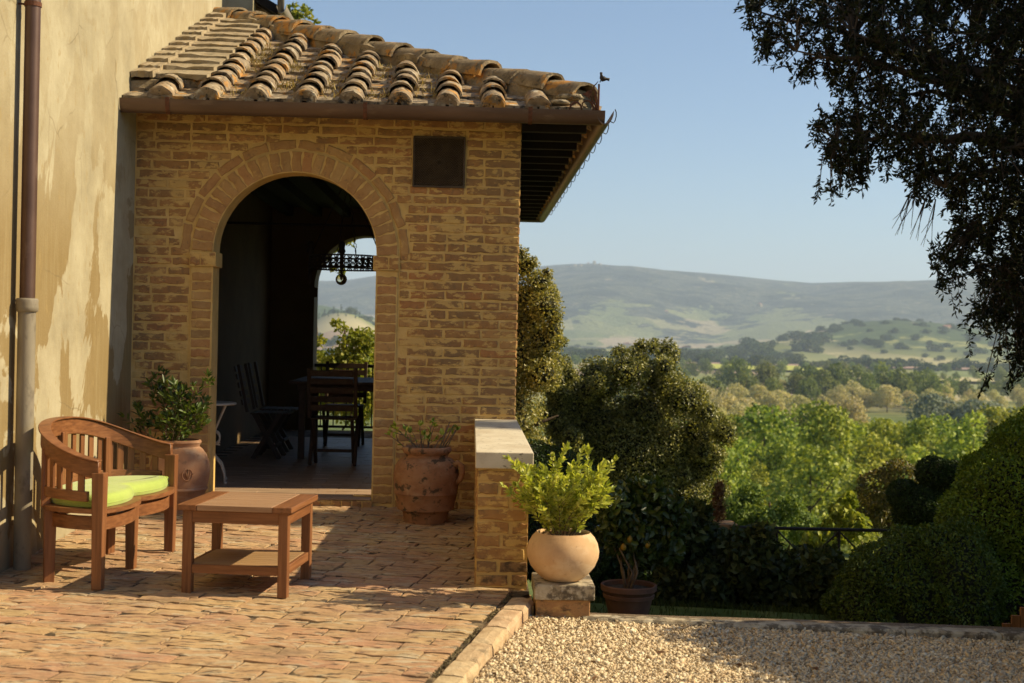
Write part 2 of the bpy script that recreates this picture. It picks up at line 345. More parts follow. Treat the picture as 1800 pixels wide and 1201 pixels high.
bn = nd(t, 'ShaderNodeBump', {'Height': mth(t, 'SUBTRACT', noise(t, coords(t, True), 60), br.outputs[1]), 'Strength': .6, 'Distance': .006}); t.links.new(bn.outputs[0], b.inputs['Normal'])
M['side_brick'] = m

# ------------------------------------------------------------------ foliage helpers
def unit(a): return a/np.maximum(np.linalg.norm(a, axis=1, keepdims=True), 1e-9)
def rdir(n): return unit(rng.normal(size=(n, 3)))
def leaf_arrays(pos, d, L, W, shape=6, fold=.18, droop=.12, nrm=None, rnd=None):
    n = len(pos); d = unit(d)
    ref = rdir(n) if nrm is None else nrm + .0
    s = unit(np.cross(d, ref)); u = np.cross(s, d)
    L = np.broadcast_to(L, n)[:, None]; W = np.broadcast_to(W, n)[:, None]
    if shape == 6:
        pts = [pos, pos+d*L*.3+s*W*.5+u*W*fold, pos+d*L*.7+s*W*.42+u*W*fold-u*L*droop*.5, pos+d*L-u*L*droop,
               pos+d*L*.7-s*W*.42+u*W*fold-u*L*droop*.5, pos+d*L*.3-s*W*.5+u*W*fold]
        V = np.stack(pts, 1).reshape(-1, 3); b = np.arange(n)[:, None]*6
        Fc = np.concatenate([b+np.array([[0,1,2,3]]), b+np.array([[0,3,4,5]])])
    else:
        pts = [pos, pos+d*L*.5+s*W*.5+u*W*fold, pos+d*L-u*L*droop, pos+d*L*.5-s*W*.5+u*W*fold]
        V = np.stack(pts, 1).reshape(-1, 3); b = np.arange(n)[:, None]*4
        Fc = np.concatenate([b+np.array([[0,1,2]]), b+np.array([[0,2,3]])]) if shape == 4 else b+np.array([[0,1,2,3]])
    if rnd is None: rnd = rng.random(n)
    return V, Fc, np.repeat(rnd, 6 if shape == 6 else 4)
def leaf_obj(name, pos, d, L, W, mat, parent=None, origin=None, **k):
    V, Fc, r_ = leaf_arrays(np.asarray(pos, float), np.asarray(d, float), L, W, **k)
    off = WL[parent.name] if parent is not None else (Vector(origin) if origin else Vector((0,0,0)))
    me = npmesh(name, V-np.array(off), Fc, r_, mat)
    return link(name, me, parent)
def blob_points(n, blobs, shell=.75, keep=.8, zsq=1.0):
    """points on and just under the surface of a union of ellipsoids (cx,cy,cz,rx,ry,rz)"""
    B = np.array(blobs, float); wgt = (B[:,3]*B[:,5]+B[:,4]*B[:,5]); wgt /= wgt.sum()
    out = []; nrm = []; need = n
    while need > 0:
        k = rng.choice(len(B), size=need*2, p=wgt); dd = rdir(need*2)
        rr = shell+(1-shell)*rng.random((need*2, 1))
        p = B[k, :3]+dd*B[k, 3:6]*rr
        q = (p[:, None, :]-B[None, :, :3])/B[None, :, 3:6]
        ok = (np.linalg.norm(q, axis=2) < keep*shell).sum(1) == 0
        out.append(p[ok][:need]); nrm.append(unit(dd[ok][:need]/B[k[ok][:need], 3:6])); need -= len(out[-1])
    return np.concatenate(out), np.concatenate(nrm)
def bumpy(c, r, n, rr, zs=1.0, seed=0):
    """one big ellipsoid broken into clumps"""
    rs = np.random.default_rng(seed); bl = [(c[0], c[1], c[2], r[0]*.8, r[1]*.8, r[2]*.8)]
    for i in range(n):
        d = rs.normal(size=3); d /= np.linalg.norm(d)
        if d[2] < -.55: d[2] *= -1
        q = rr*(.7+.6*rs.random())
        bl.append((c[0]+d[0]*r[0]*.78, c[1]+d[1]*r[1]*.78, c[2]+d[2]*r[2]*.8, q, q, q*zs))
    return bl
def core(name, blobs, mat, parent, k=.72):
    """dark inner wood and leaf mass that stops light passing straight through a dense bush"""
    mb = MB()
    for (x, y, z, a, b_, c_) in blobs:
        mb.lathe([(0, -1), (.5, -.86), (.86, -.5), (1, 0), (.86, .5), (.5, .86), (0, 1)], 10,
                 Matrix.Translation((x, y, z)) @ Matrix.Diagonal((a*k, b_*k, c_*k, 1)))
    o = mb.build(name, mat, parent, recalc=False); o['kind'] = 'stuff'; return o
L_ = {}
L_['oak'] = leafmat('holm_oak_leaf', (.06,.07,.016), (.19,.20,.05), (.58,.55,.20), .35, .38, .5)
L_['oakdark'] = leafmat('dark_oak_leaf', (.007,.010,.003), (.014,.018,.005), (.055,.062,.015), .12, .6, .15)
L_['olive'] = leafmat('olive_leaf', (.12,.13,.035), (.29,.28,.075), (.62,.56,.22), .4, .4, .5)
L_['hedge'] = leafmat('hedge_leaf', (.075,.12,.008), (.13,.20,.014), (.22,.31,.03), .3, .5, .3)
L_['box'] = leafmat('box_leaf', (.015,.030,.006), (.034,.065,.012), (.07,.12,.022), .25, .5, .3)
L_['box2'] = leafmat('jar_plant_leaf', (.04,.065,.012), (.075,.12,.018), (.14,.20,.035), .35, .4, .45)
L_['mound'] = leafmat('mound_leaf', (.045,.07,.008), (.08,.12,.012), (.14,.19,.022), .3, .5, .3)
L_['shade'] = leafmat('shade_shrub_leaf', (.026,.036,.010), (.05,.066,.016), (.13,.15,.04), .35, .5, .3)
L_['lemon'] = leafmat('lemon_leaf', (.022,.040,.007), (.038,.064,.011), (.075,.11,.02), .25, .4, .45)
L_['bright'] = leafmat('bright_leaf', (.12,.17,.022), (.22,.27,.035), (.37,.40,.075), .45, .45, .35)
L_['shrub'] = leafmat('potted_leaf', (.28,.34,.05), (.48,.54,.09), (.66,.68,.18), .5, .4, .45)
L_['vine'] = leafmat('vine_leaf', (.16,.21,.03), (.28,.31,.045), (.42,.40,.10), .5, .5, .3)
L_['grove'] = leafmat('grove_leaf', (.13,.18,.022), (.32,.39,.05), (.58,.62,.13), .32, .55, .25, .35)
L_['mid'] = leafmat('valley_leaf', (.10,.14,.03), (.17,.22,.05), (.28,.32,.09), .35, .6, .2, .4)
L_['pale'] = leafmat('pale_leaf', (.42,.40,.18), (.58,.53,.27), (.70,.62,.37), .35, .7, .2, .25)
L_['silver'] = leafmat('silver_leaf', (.14,.18,.12), (.22,.26,.185), (.32,.36,.28), .3, .6, .3, .2)
L_['far'] = leafmat('far_leaf', (.035,.06,.02), (.06,.09,.028), (.10,.13,.045), .2, .8, .1, .4)
L_['grass'] = leafmat('grass_blade', (.04,.05,.010), (.06,.08,.014), (.10,.12,.03), .4, .6, .2)
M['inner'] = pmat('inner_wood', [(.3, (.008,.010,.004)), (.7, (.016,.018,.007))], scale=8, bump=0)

# ------------------------------------------------------------------ ground, valley, hills, air
def gt(x, y): return -.024*(10.13-y)-.012*(x+1)          # brick terrace
def gg(x, y): return -.162-.018*(x-.6)-.004*(7-y)        # gravel
def smooth(a, b_, v):
    t_ = np.clip((v-a)/(b_-a), 0, 1); return t_*t_*(3-2*t_)
ctrl = np.array([[-30,-.9],[3,-.62],[9.8,-.62],[12,-1.1],[14.5,-1.75],[20,-3.6],[40,-8],[90,-15],[150,-20],[260,-27],[600,-36],[1200,-39],[5200,-40],[7000,10],[9000,60],[60000,100]])
ridge_px = np.array([[-900,560],[0,520],[380,492],[600,492],[700,480],[860,472],[950,470],[1040,464],[1130,470],[1240,481],[1310,489],[1420,501],[1560,502],[1650,500],[1800,503],[2000,515],[2600,540],[3600,570]], float)
def terrain_z(X, Y):
    D = np.hypot(X, Y); a = np.arctan2(X, Y)
    z = np.interp(D, ctrl[:,0], ctrl[:,1])
    px = 829+a*F
    hy = 584+.022*(px-829)
    top = np.interp(px, ridge_px[:,0], ridge_px[:,1])
    H = (hy-top)/F*9000*1.0
    wob = 1500*np.sin(px/310.0)+700*np.sin(px/97.0+1)
    t_ = smooth(4700+wob*.5, 9000, D)
    z = np.where(D > 4300, z*(1-t_) + H*t_**1.25, z)
    # wooded knoll and low hill on the right of the valley
    for (pc, pw, dc, dw, hh) in ((1520, 190, 3700, 650, 72), (1790, 260, 3900, 800, 48), (1360, 75, 3000, 260, 20), (1080, 300, 5200, 600, 22), (600, 90, 2900, 500, 75), (530, 200, 4200, 600, 120)):
        z = z+hh*np.exp(-((px-pc)/pw)**2-((D-dc)/dw)**2)
    return z
rowsD = np.concatenate([np.linspace(4, 30, 27), np.geomspace(32, 400, 36), np.geomspace(420, 4200, 48), np.geomspace(4280, 13500, 110), [18000, 26000, 40000]])
angs = np.concatenate([np.radians(np.linspace(-180, -32, 38))[:-1], np.radians(np.linspace(-32, 38, 241)), np.radians(np.linspace(38, 180, 37))[1:]])
DD, AA = np.meshgrid(rowsD, angs, indexing='ij'); X = DD*np.sin(AA); Y = DD*np.cos(AA); Z = terrain_z(X, Y)
Nz = np.zeros_like(Z)
for i in range(Z.shape[0]):
    D0 = rowsD[i]
    if D0 > 700:
        for j in range(36, 280):
            amp = np.interp(D0, [700, 3000, 6000, 9500], [1, 5, 85, 70])
            Nz[i, j] = amp*.32*mnoise.fractal(Vector((X[i,j]/480, Y[i,j]/620, 9.3)), 1.0, 2.1, 3)*(1 if D0 < 8400 else .25)+amp*(mnoise.fractal(Vector((X[i,j]/1500, Y[i,j]/1500, 3.3)), 1.0, 2.1, 5)-.1)*(1 if D0 < 8200 else .35)
Z = Z+Nz
nr, nc = Z.shape
V = np.stack([X, Y, Z], 2).reshape(-1, 3)
idx = np.arange(nr*nc).reshape(nr, nc)
q = np.stack([idx[:-1,:-1], idx[:-1,1:], idx[1:,1:], idx[1:,:-1]], 2)
split = int(np.searchsorted(rowsD, 4300))
# near ground disc under the house and terrace
def ground_mat(name, far):
    m, t, b, o = nodes(name); v = coords(t, True)
    if far:
        vo = nd(t, 'ShaderNodeTexVoronoi', {'Vector': nd(t, 'ShaderNodeMapping', {'Vector': mix(t, .06, v, noise(t, v, .0015, 3), 'ADD'), 'Scale': (1, .55, 0)}).outputs[0], 'Scale': .0042})
        fld = ramp(t, nd(t, 'ShaderNodeSeparateColor', {0: vo.outputs['Color']}).outputs[0], [(0, (.20,.22,.09)), (.25, (.36,.31,.18)), (.42, (.17,.20,.08)), (.58, (.30,.29,.14)), (.74, (.42,.34,.22)), (.88, (.23,.25,.10))], 'CONSTANT')
        pos = nd(t, 'ShaderNodeSeparateXYZ', {0: nd(t, 'ShaderNodeNewGeometry').outputs['Position']})
        n1 = noise(t, v, .0026, 10, .66); n2 = noise(t, v, .02, 6, .7)
        hgt = nd(t, 'ShaderNodeMapRange', {0: pos.outputs[2], 1: 20.0, 2: 190.0, 3: -.07, 4: .13}).outputs[0]
        f = mth(t, 'ADD', mth(t, 'ADD', n1, hgt), mth(t, 'MULTIPLY', mth(t, 'SUBTRACT', n2, .5), .25))
        f = ramp(t, f, [(.485, 0.0), (.50, 1.0)])
        wd = mix(t, ramp(t, noise(t, v, .0042, 8, .6), [(.44, 0.0), (.54, 1.0)]), ramp(t, n2, [(.35, (.016,.024,.018)), (.55, (.030,.040,.026)), (.7, (.055,.065,.038))]), ramp(t, n2, [(.35, (.05,.06,.04)), (.55, (.09,.10,.065)), (.7, (.22,.20,.13))]))
        c = mix(t, f, fld, wd)
    else:
        vo = nd(t, 'ShaderNodeTexVoronoi', {'Vector': nd(t, 'ShaderNodeMapping', {'Vector': v, 'Scale': (1, .45, 0), 'Rotation': (0,0,.25)}).outputs[0], 'Scale': .0052})
        fld = ramp(t, nd(t, 'ShaderNodeSeparateColor', {0: vo.outputs['Color']}).outputs[0], [(0, (.25,.25,.08)), (.2, (.22,.23,.09)), (.36, (.30,.22,.15)), (.5, (.36,.32,.15)), (.66, (.18,.21,.075)), (.84, (.38,.33,.18))], 'CONSTANT')
        gr = ramp(t, noise(t, v, 2.5, 10, .65), [(.3, (.045,.065,.014)), (.5, (.075,.11,.02)), (.7, (.14,.15,.04))])
        g2 = ramp(t, noise(t, v, .08, 8, .65), [(.35, (.07,.10,.022)), (.65, (.17,.19,.06))])
        dist = nd(t, 'ShaderNodeVectorMath', {0: nd(t, 'ShaderNodeNewGeometry').outputs['Position']}, operation='LENGTH').outputs['Value']
        c = mix(t, nd(t, 'ShaderNodeMapRange', {0: dist, 1: 20.0, 2: 90.0}).outputs[0], gr, g2)
        c = mix(t, nd(t, 'ShaderNodeMapRange', {0: dist, 1: 700.0, 2: 1000.0}).outputs[0], c, fld)
        wf = mth(t, 'ADD', noise(t, v, .0045, 9, .6), mth(t, 'MULTIPLY', mth(t, 'SUBTRACT', noise(t, v, .03, 5, .7), .5), .3))
        wf = mth(t, 'MULTIPLY', ramp(t, wf, [(.425, 0.0), (.455, 1.0)]), nd(t, 'ShaderNodeMapRange', {0: dist, 1: 2600.0, 2: 3100.0}).outputs[0])
        c = mix(t, wf, c, ramp(t, noise(t, v, .03, 6, .7), [(.35, (.03,.05,.018)), (.6, (.07,.10,.03))]))
    t.links.new(c, b.inputs['Base Color']); b.inputs['Roughness'].default_value = .95; b.inputs['Specular IOR Level'].default_value = .1
    if far:
        bn = nd(t, 'ShaderNodeBump', {'Height': noise(t, v, .02, 6, .7), 'Strength': 1.0, 'Distance': 38.0}); t.links.new(bn.outputs[0], b.inputs['Normal'])
    return m
M['ground'] = ground_mat('valley_ground', False); M['hill'] = ground_mat('hill_ground', True)
near = q[:split].reshape(-1, 4); far = q[split:].reshape(-1, 4)
cen = len(V); V2 = np.concatenate([V, [[0, 0, -.9]]])
ring = idx[0]; disc = np.stack([np.full(nc-1, cen), ring[:-1], ring[1:], ring[1:]], 1)
def compact(Vv, Fc):
    u, inv = np.unique(Fc, return_inverse=True); return Vv[u], inv.reshape(Fc.shape)
a_, b_ = compact(V2, near)
me = npmesh('ground', a_, b_[:, ::-1], mat=M['ground'], smooth=True); tag(link('ground', me), 'green hillside and flat valley floor with fields below the terrace', kind='structure')
dm = MB(); dm.add([(0,0,-.9)]+[tuple(V[i]) for i in ring[:-1]], [(0, i+1, (i+1) % (nc-1)+1) for i in range(nc-1)])
tag(dm.build('ground_under_house', M['ground'], recalc=False), 'ground below the house and terrace', kind='structure')
a_, b_ = compact(V2, far)
me = npmesh('hills', a_, b_[:, ::-1], mat=M['hill'], smooth=True); tag(link('hills', me), 'long hazy blue green ridge with fields behind the valley', kind='structure')
# crop strips in the valley
def strip(name, px0, px1, y0, y1, colr, label):
    mb = MB(); n = 24; vs = []
    for i in range(n+1):
        px = px0+(px1-px0)*i/n
        for py in (y0, y1):
            hy = 584+.022*(px-829); D = 38.2*F/max(py+.022*(px-px0)-hy, 3)
            p = G(px, py+.022*(px-px0), -38.2); zz = float(terrain_z(np.array(p.x), np.array(p.y)))
            vs.append((p.x, p.y, zz+3.0))
    mb.add(vs, [(2*i, 2*i+1, 2*i+3, 2*i+2) for i in range(n)])
    tag(mb.build(name, pmat(name+'_soil', [(.3, colr), (.7, tuple(min(1, q_*1.25) for q_ in colr))], scale=.02, bump=0)), label, kind='structure')
strip('crop_field', 1235, 1500, 641.5, 650.5, (.36,.37,.05), 'yellow green field in the middle of the valley')
strip('stubble_field', 1420, 1800, 661, 668, (.42,.36,.17), 'pale stubble field in front of the silvery willows')
strip('ploughed_field', 1180, 1760, 638, 641, (.30,.19,.14), 'thin strip of brown ploughed earth across the valley')
mb = MB(); mb.b2(-14000, 14000, -300, 14500, -46, 760)
hz = mb.build('haze', None); hz.display_type = 'WIRE'; tag(hz, 'thin warm haze in the valley air', kind='stuff')
hm = bpy.data.materials.new('air'); hm.use_nodes = True; ht = hm.node_tree; ht.nodes.clear()
ho = ht.nodes.new('ShaderNodeOutputMaterial'); hv = ht.nodes.new('ShaderNodeVolumePrincipled')
hv.inputs['Density'].default_value = 9.0e-5; hv.inputs['Color'].default_value = (.63,.77,1,1); hv.inputs['Anisotropy'].default_value = .1
ht.links.new(hv.outputs[0], ho.inputs['Volume']); hz.data.materials.append(hm)

# ------------------------------------------------------------------ trees of the valley
def tree_proto(kind, seed, h, wd, nleaf, lsize, trunk_h, clump, mat, cs=1.0, tall=1.0):
    rs = np.random.default_rng(seed)
    bl = []; r0 = wd/2; ch = h-trunk_h
    for i in range(clump):
        th = rs.random()*6.283; zz = rs.random(); rad = r0*math.sqrt(max(0, 1-(2*zz-.85)**2*.75))*rs.random()**.5*.8
        q_ = wd*(.13+.12*rs.random())*cs
        bl.append((rad*math.cos(th), rad*math.sin(th), trunk_h+q_+zz*(ch-1.7*q_), q_, q_, q_*(.8+.35*rs.random())*tall))
    p, n_ = blob_points(nleaf, bl, .7, .8)
    d = unit(np.cross(n_, rdir(nleaf))+n_*.45)
    V_, F_, r_ = leaf_arrays(p, d, lsize*(.7+.6*rng.random(nleaf)), lsize*.8, shape=0, nrm=n_+rdir(nleaf)*.7)
    return npmesh(kind+'_crown', V_, F_, r_, mat), bl
def trunk_mesh(name, h, r, seed, limbs=5, spread=2.0, top=.8):
    rs = random.Random(seed); mb = MB()
    pts = [(0,0,-1.5), (rs.uniform(-.1,.1)*h*.1, 0, h*.25), (rs.uniform(-.1,.1)*h*.3, rs.uniform(-.1,.1)*h*.3, h*.5), (rs.uniform(-.1,.1)*h*.3, 0, h*top)]
    mb.tube(pts, [r*1.25, r, r*.75, r*.3], 7)
    for i in range(limbs):
        th = i*2.4+rs.random(); z0 = h*(.28+.4*i/limbs)
        mb.tube([(0,0,z0), (math.cos(th)*spread*.5, math.sin(th)*spread*.5, z0+h*.12), (math.cos(th)*spread, math.sin(th)*spread, z0+h*.28)], [r*.5, r*.35, r*.12], 5)
    me = bpy.data.meshes.new(name); me.from_pydata(mb.v, [], mb.f); me.materials.append(M['bark']); return me
protos = {}
def P2(kind, n, *a):
    protos[kind] = []
    for i in range(n):
        cm, bl = tree_proto(kind, 10+i+hash_(kind), *a)
        protos[kind].append((cm, trunk_mesh(kind+'_trunk', a[0], a[0]*.016, i+3, 5, a[1]*.3)))
def hash_(s): return sum(ord(c_) for c_ in s)
P2('grove', 8, 13.0, 8.6, 3000, .44, 2.2, 62, L_['grove'], .52)
P2('pale', 4, 17.0, 17.0, 2600, .9, 2.0, 34, L_['pale'], .75)
P2('silver', 2, 13.0, 17.0, 2400, .85, 1.5, 22, L_['silver'])
P2('mid', 5, 17.0, 17.0, 1700, 1.15, 1.0, 26, L_['mid'], .8)
P2('far', 4, 16.0, 26.0, 700, 2.4, -1.0, 16, L_['far'], .8)
P2('cypress', 1, 24.0, 5.0, 300, 1.6, .5, 9, L_['far'])
def put_tree(kind, px, D, label, cat, group, s=1.0, name='valley_tree', sink=0, wide=1.0):
    a = (px-829)/F; x = D*math.sin(a); y = D*math.cos(a); z = float(terrain_z(np.array(x), np.array(y)))-sink
    cm, tm = random.choice(protos[kind])
    e = thing(name, (x, y, z), label, cat, group); e.rotation_euler.z = random.random()*6.28; e.scale = (s*wide, s*wide, s)
    for nm, me in (('crown', cm), ('trunk', tm)):
        c_ = bpy.data.objects.new(nm, me); col.objects.link(c_); c_.parent = e
    return e
def rows(kind, spec, label, group, name, jit=.06):
    for ri, (D, px0, px1, step, s0, s1) in enumerate(spec):
        lab = label if isinstance(label, str) else label[ri]
        px = px0+random.random()*step*.5
        while px < px1:
            put_tree(kind, px, D*random.uniform(1-jit, 1+jit), lab, 'tree', group, random.uniform(s0, s1), name, 0, random.uniform(.8, 1.15) if kind != 'far' else random.uniform(.9, 1.9))
            px += step*random.uniform(.7, 1.3)
rows('grove', [(104, 1250, 1640, 90, .6, .85), (125, 1180, 1760, 78, .7, 1.02), (150, 1120, 1800, 66, .8, 1.12), (178, 1230, 1800, 60, .9, 1.2), (205, 1400, 1780, 55, 1.0, 1.28)],
     ['bright green leafy tree of the nearest row just below the garden railing', 'bright green leafy tree in the second row of the grove', 'bright green leafy tree in the middle of the grove', 'bright green leafy tree in the fourth row of the grove, below the pale trees', 'green leafy tree at the far top edge of the grove below the silvery willows'], 'trees of the green grove below the garden', 'broadleaf_tree')
rows('pale', [(400, 1130, 1440, 50, .62, .85), (500, 1200, 1520, 50, .75, 1.0), (620, 1180, 1420, 50, .85, 1.05), (780, 1460, 1820, 30, .6, .9), (920, 1300, 1800, 34, .5, .85)],
     ['pale cream tree rising right behind the bright green grove', 'pale cream tree in the second pale row behind the grove', 'pale cream tree below the dark green clump of the valley', 'pale buff tree far right above the silvery willows', 'pale cream tree of the farthest pale row, below the brown ploughed strip'], 'pale flowering trees in the valley', 'flowering_tree')
rows('silver', [(470, 1610, 1830, 40, 1.0, 1.25)], 'silvery grey willow behind the right side of the green grove', 'silvery willows behind the grove', 'willow_tree')
rows('mid', [(720, 1240, 1420, 50, .9, 1.2), (850, 1390, 1640, 26, 1.0, 1.6), (900, 1290, 1360, 36, 1.2, 1.5), (1000, 1560, 1800, 34, .8, 1.2), (700, 980, 1240, 50, .9, 1.2),
     (1500, 1000, 1800, 30, .5, 1.05), (1350, 1180, 1460, 40, .6, .9), (1150, 1200, 1800, 60, .6, 1.0), (1850, 1000, 1800, 34, .6, .9)],
     ['dark rounded green tree standing among the pale trees', 'tall dark green tree of the clump in the middle of the valley', 'big round green tree left of the yellow field', 'green tree of the belt above the silvery willows', 'green tree behind the broad evergreen oak', 'green tree of the long belt beyond the ploughed strip', 'green tree at the near edge of the yellow field', 'green tree in the belt just before the ploughed strip', 'green tree at the far side of the long tree belt'], 'green trees of the valley floor', 'valley_tree')
rows('far', [(2050, 980, 1800, 15, .55, 1.15), (2500, 960, 1280, 11, .7, 1.15), (2900, 1275, 1440, 7, .8, 1.45), (3300, 1400, 1740, 10, .5, 1.0), (3600, 1430, 1760, 10, .5, .95), (3900, 1540, 1790, 10, .5, .95), (4100, 950, 1250, 30, .4, .7), (2800, 1480, 1800, 30, .45, .6)],
     ['distant tree of the line behind the ploughed field', 'distant tree of the line left of the dark wooded knoll', 'dark distant tree of the wooded knoll below the long ridge', 'distant tree along the foot of the low hill on the right', 'distant tree on the flank of the low hill on the right', 'distant tree on the crest of the low hill on the right', 'tiny distant tree on the fields at the foot of the ridge', 'distant tree on the pale meadow at the right'], 'distant trees of the plain', 'distant_tree', .11)
rows('far', [(2300, 540, 700, 12, .55, .8), (1900, 545, 680, 16, .5, .7), (3000, 540, 700, 14, .6, .9)], 'distant tree seen through the back arch of the loggia', 'distant trees seen through the loggia', 'distant_tree')
for i in range(11):
    put_tree('cypress', 556+i*7.5+random.uniform(-2, 2), 2750+random.uniform(-60, 60), 'thin dark cypress in the row seen through the back arch', 'cypress', 'cypress row seen through the loggia', random.uniform(.55, .85), 'cypress_tree')
# farmhouses far off
def farmhouse(px, D, w_, d_, h_, rot, label, s=1):
    a = (px-829)/F; x = D*math.sin(a); y = D*math.cos(a); z = float(terrain_z(np.array(x), np.array(y)))
    t_ = thing('farmhouse', (x, y, z), label, 'house'); T = Matrix.Translation((x, y, z)) @ Matrix.Rotation(rot, 4, 'Z')
    mb = MB(); mb.b2(-w_/2, w_/2, -d_/2, d_/2, -4, h_, T); mb.b2(w_/2, w_*.85, -d_*.4, d_*.4, -4, h_*.65, T)
    mb.build('wall', M['plaster'], t_)
    mb = MB(); o_ = .5
    mb.prism([(-w_/2-o_, h_), (w_/2+o_, h_), (0, h_+w_*.2)], -d_/2-o_, d_/2+o_, T); mb.prism([(w_/2+.1, h_*.65+.02), (w_*.85+o_, h_*.65+.02), (w_*.68, h_*.65+1.2)], -d_*.4-.3, d_*.4+.3, T)
    mb.build('roof', roofm, t_)
    for i in range(4):
        mb = MB(); mb.b2(-w_*.38+i*w_*.22, -w_*.38+i*w_*.22+1.1, -d_/2-.06, -d_/2-.003, h_*.55, h_*.55+1.6, T); mb.build('window', M['dark'], t_)
roofm = pmat('far_roof', [(.3, (.30,.13,.08)), (.7, (.42,.20,.13))], scale=1, bump=0)
farmhouse(590, 1050, 15, 11, 7, .5, 'small farmhouse with red tiled roof seen through the back arch')
farmhouse(641, 1500, 15, 11, 7, -.3, 'far farmhouse on the slope, right of the red roofed one in the back arch')
for i_, (px_f, D_f) in enumerate(((1000, 8600), (1012, 8700), (1022, 8650), (1035, 8800), (1046, 8750), (1056, 8700), (1068, 8600))): farmhouse(px_f-4, D_f-500, 14, 12, (2, 3, 2, 4, 14, 3, 2)[i_], i_*.5, ('tiny pale house at the left end of the ridge village', 'second tiny house from the left in the ridge village', 'third tiny house from the left in the ridge village', 'tiny house just left of the village tower on the ridge', 'slim tower of the village on top of the long ridge', 'tiny house just right of the village tower', 'tiny house at the right end of the ridge village')[i_])
for i_, (px_f, D_f, lb_f) in enumerate(((1205, 3650, 'pale farm building on the plain right of the evergreen oak'), (1640, 3500, 'pale farmhouse on the low hill at the right'), (1170, 6200, 'farm among the fields halfway up the long ridge'), (1330, 6600, 'lone farm on the right half of the long ridge'))): farmhouse(px_f, D_f, 22, 14, 9, i_*.7, lb_f)
farmhouse(1102, 4300, 26, 14, 12, .3, 'tiny pale farmhouse on the fields at the foot of the long ridge')

# ------------------------------------------------------------------ brick pieces
def brick_mesh(i, mat):
    rs = random.Random(i*13+5); out = []
    nx, nz = 5, 2
    for k in range(nx): out.append((-.5+k/(nx), -.5))
    for k in range(nz): out.append((.5, -.5+k/nz))
    for k in range(nx): out.append((.5-k/nx, .5))
    for k in range(nz): out.append((-.5, .5-k/nz))
    n = len(out)
    A = [(x+rs.uniform(-.018, .018), 1.2, z+rs.uniform(-.10, .08)) for x, z in out]
    B_ = [(a[0], -.35, a[2]) for a in A]
    C_ = [(a[0]*(.965)+rs.uniform(-.008, .008), -1+rs.uniform(-.35, .35), a[2]*(.84+rs.uniform(-.13, .07))) for a in A]
    vs = A+B_+C_+[(-.2, -1.15+rs.uniform(-.2, .2), rs.uniform(-.1, .1)), (.2, -1.1+rs.uniform(-.2, .2), rs.uniform(-.1, .1))]
    fs = []
    for r_ in (0, n):
        for k in range(n): fs.append((r_+k, r_+(k+1) % n, r_+n+(k+1) % n, r_+n+k))
    l_, r2 = 3*n, 3*n+1
    for k in range(n):
        a = 2*n+k; b_ = 2*n+(k+1) % n; m_ = (vs[a][0]+vs[b_][0])/2
        fs.append((a, b_, l_ if m_ < 0 else r2))
    lo = min(range(2*n, 3*n), key=lambda q_: abs(vs[q_][0])+(0 if vs[q_][2] < 0 else 9)); hi = min(range(2*n, 3*n), key=lambda q_: abs(vs[q_][0])+(0 if vs[q_][2] > 0 else 9))
    fs += [(lo, r2, l_), (hi, l_, r2)]
    me = bpy.data.meshes.new('brick'); me.from_pydata(vs, [], fs)
    bm = bmesh.new(); bm.from_mesh(me); bmesh.ops.recalc_face_normals(bm, faces=bm.faces); bm.to_mesh(me); bm.free()
    me.materials.append(mat); return me
BR = [brick_mesh(i, M['brick']) for i in range(12)]
BD = [brick_mesh(i+20, M['brick_dark']) for i in range(6)]
BA = [brick_mesh(i+40, M['brick_arch']) for i in range(8)]
def brick_piece(parent, x, z, y, L, H, proud=.005, rot=0, name='brick', lib=None, face='front'):
    me = random.choice(lib or BR)
    T = Matrix.Translation((x, y, z)) @ (Matrix.Rotation(R(90) if face == 'right' else R(-90) if face == 'left' else 0, 4, 'Z')) @ Matrix.Rotation(rot, 4, 'Y') @ Matrix.Rotation(random.uniform(-.004, .004), 4, 'Y')
    flip = random.choice((1, -1))
    T = T @ Matrix.Diagonal((L*flip, proud*random.uniform(.6, 1.4), H*flip, 1))
    return piece(name, me, parent, T)

# ------------------------------------------------------------------ the loggia
XW = -2.5; YF = 10.13; XR = .335; AX = -1.314; AR = .60; SP = 1.85; FL = .045
lg = thing('loggia', (AX, YF, 0), 'brick loggia with round arch doorway and lichen covered tiled hip roof', 'loggia')
def arch_wall(x0, x1, z0, z1, y0, y1, ax, r, sp, zf, n=28):
    """wall in the xz plane with an arched opening, as strips so that every face stays convex"""
    mb = MB()
    mb.b2(x0, ax-r, y0, y1, z0, z1); mb.b2(ax+r, x1, y0, y1, z0, z1)
    if zf > z0: mb.b2(ax-r, ax+r, y0, y1, z0, zf)
    for i in range(n):
        a0 = math.pi*i/n; a1 = math.pi*(i+1)/n
        xa, za = ax-r*math.cos(a0), sp+r*math.sin(a0); xb, zb = ax-r*math.cos(a1), sp+r*math.sin(a1)
        mb.add([(xa,y0,za),(xb,y0,zb),(xb,y1,zb),(xa,y1,za),(xa,y0,z1),(xb,y0,z1),(xb,y1,z1),(xa,y1,z1)],
               [(0,3,2,1),(4,5,6,7),(0,1,5,4),(2,3,7,6)])
    return mb
fw = arch_wall(XW, XR, -.4, 2.93, YF, YF+.25, AX, AR+.002, SP, FL-.002).build('front_wall', M['mortar'], lg, recalc=False)
CH = .0705; VENT = (P(726, 300, YF).x, P(817, 300, YF).x, P(770, 330, YF).z, P(770, 241, YF).z)
n_b = 0
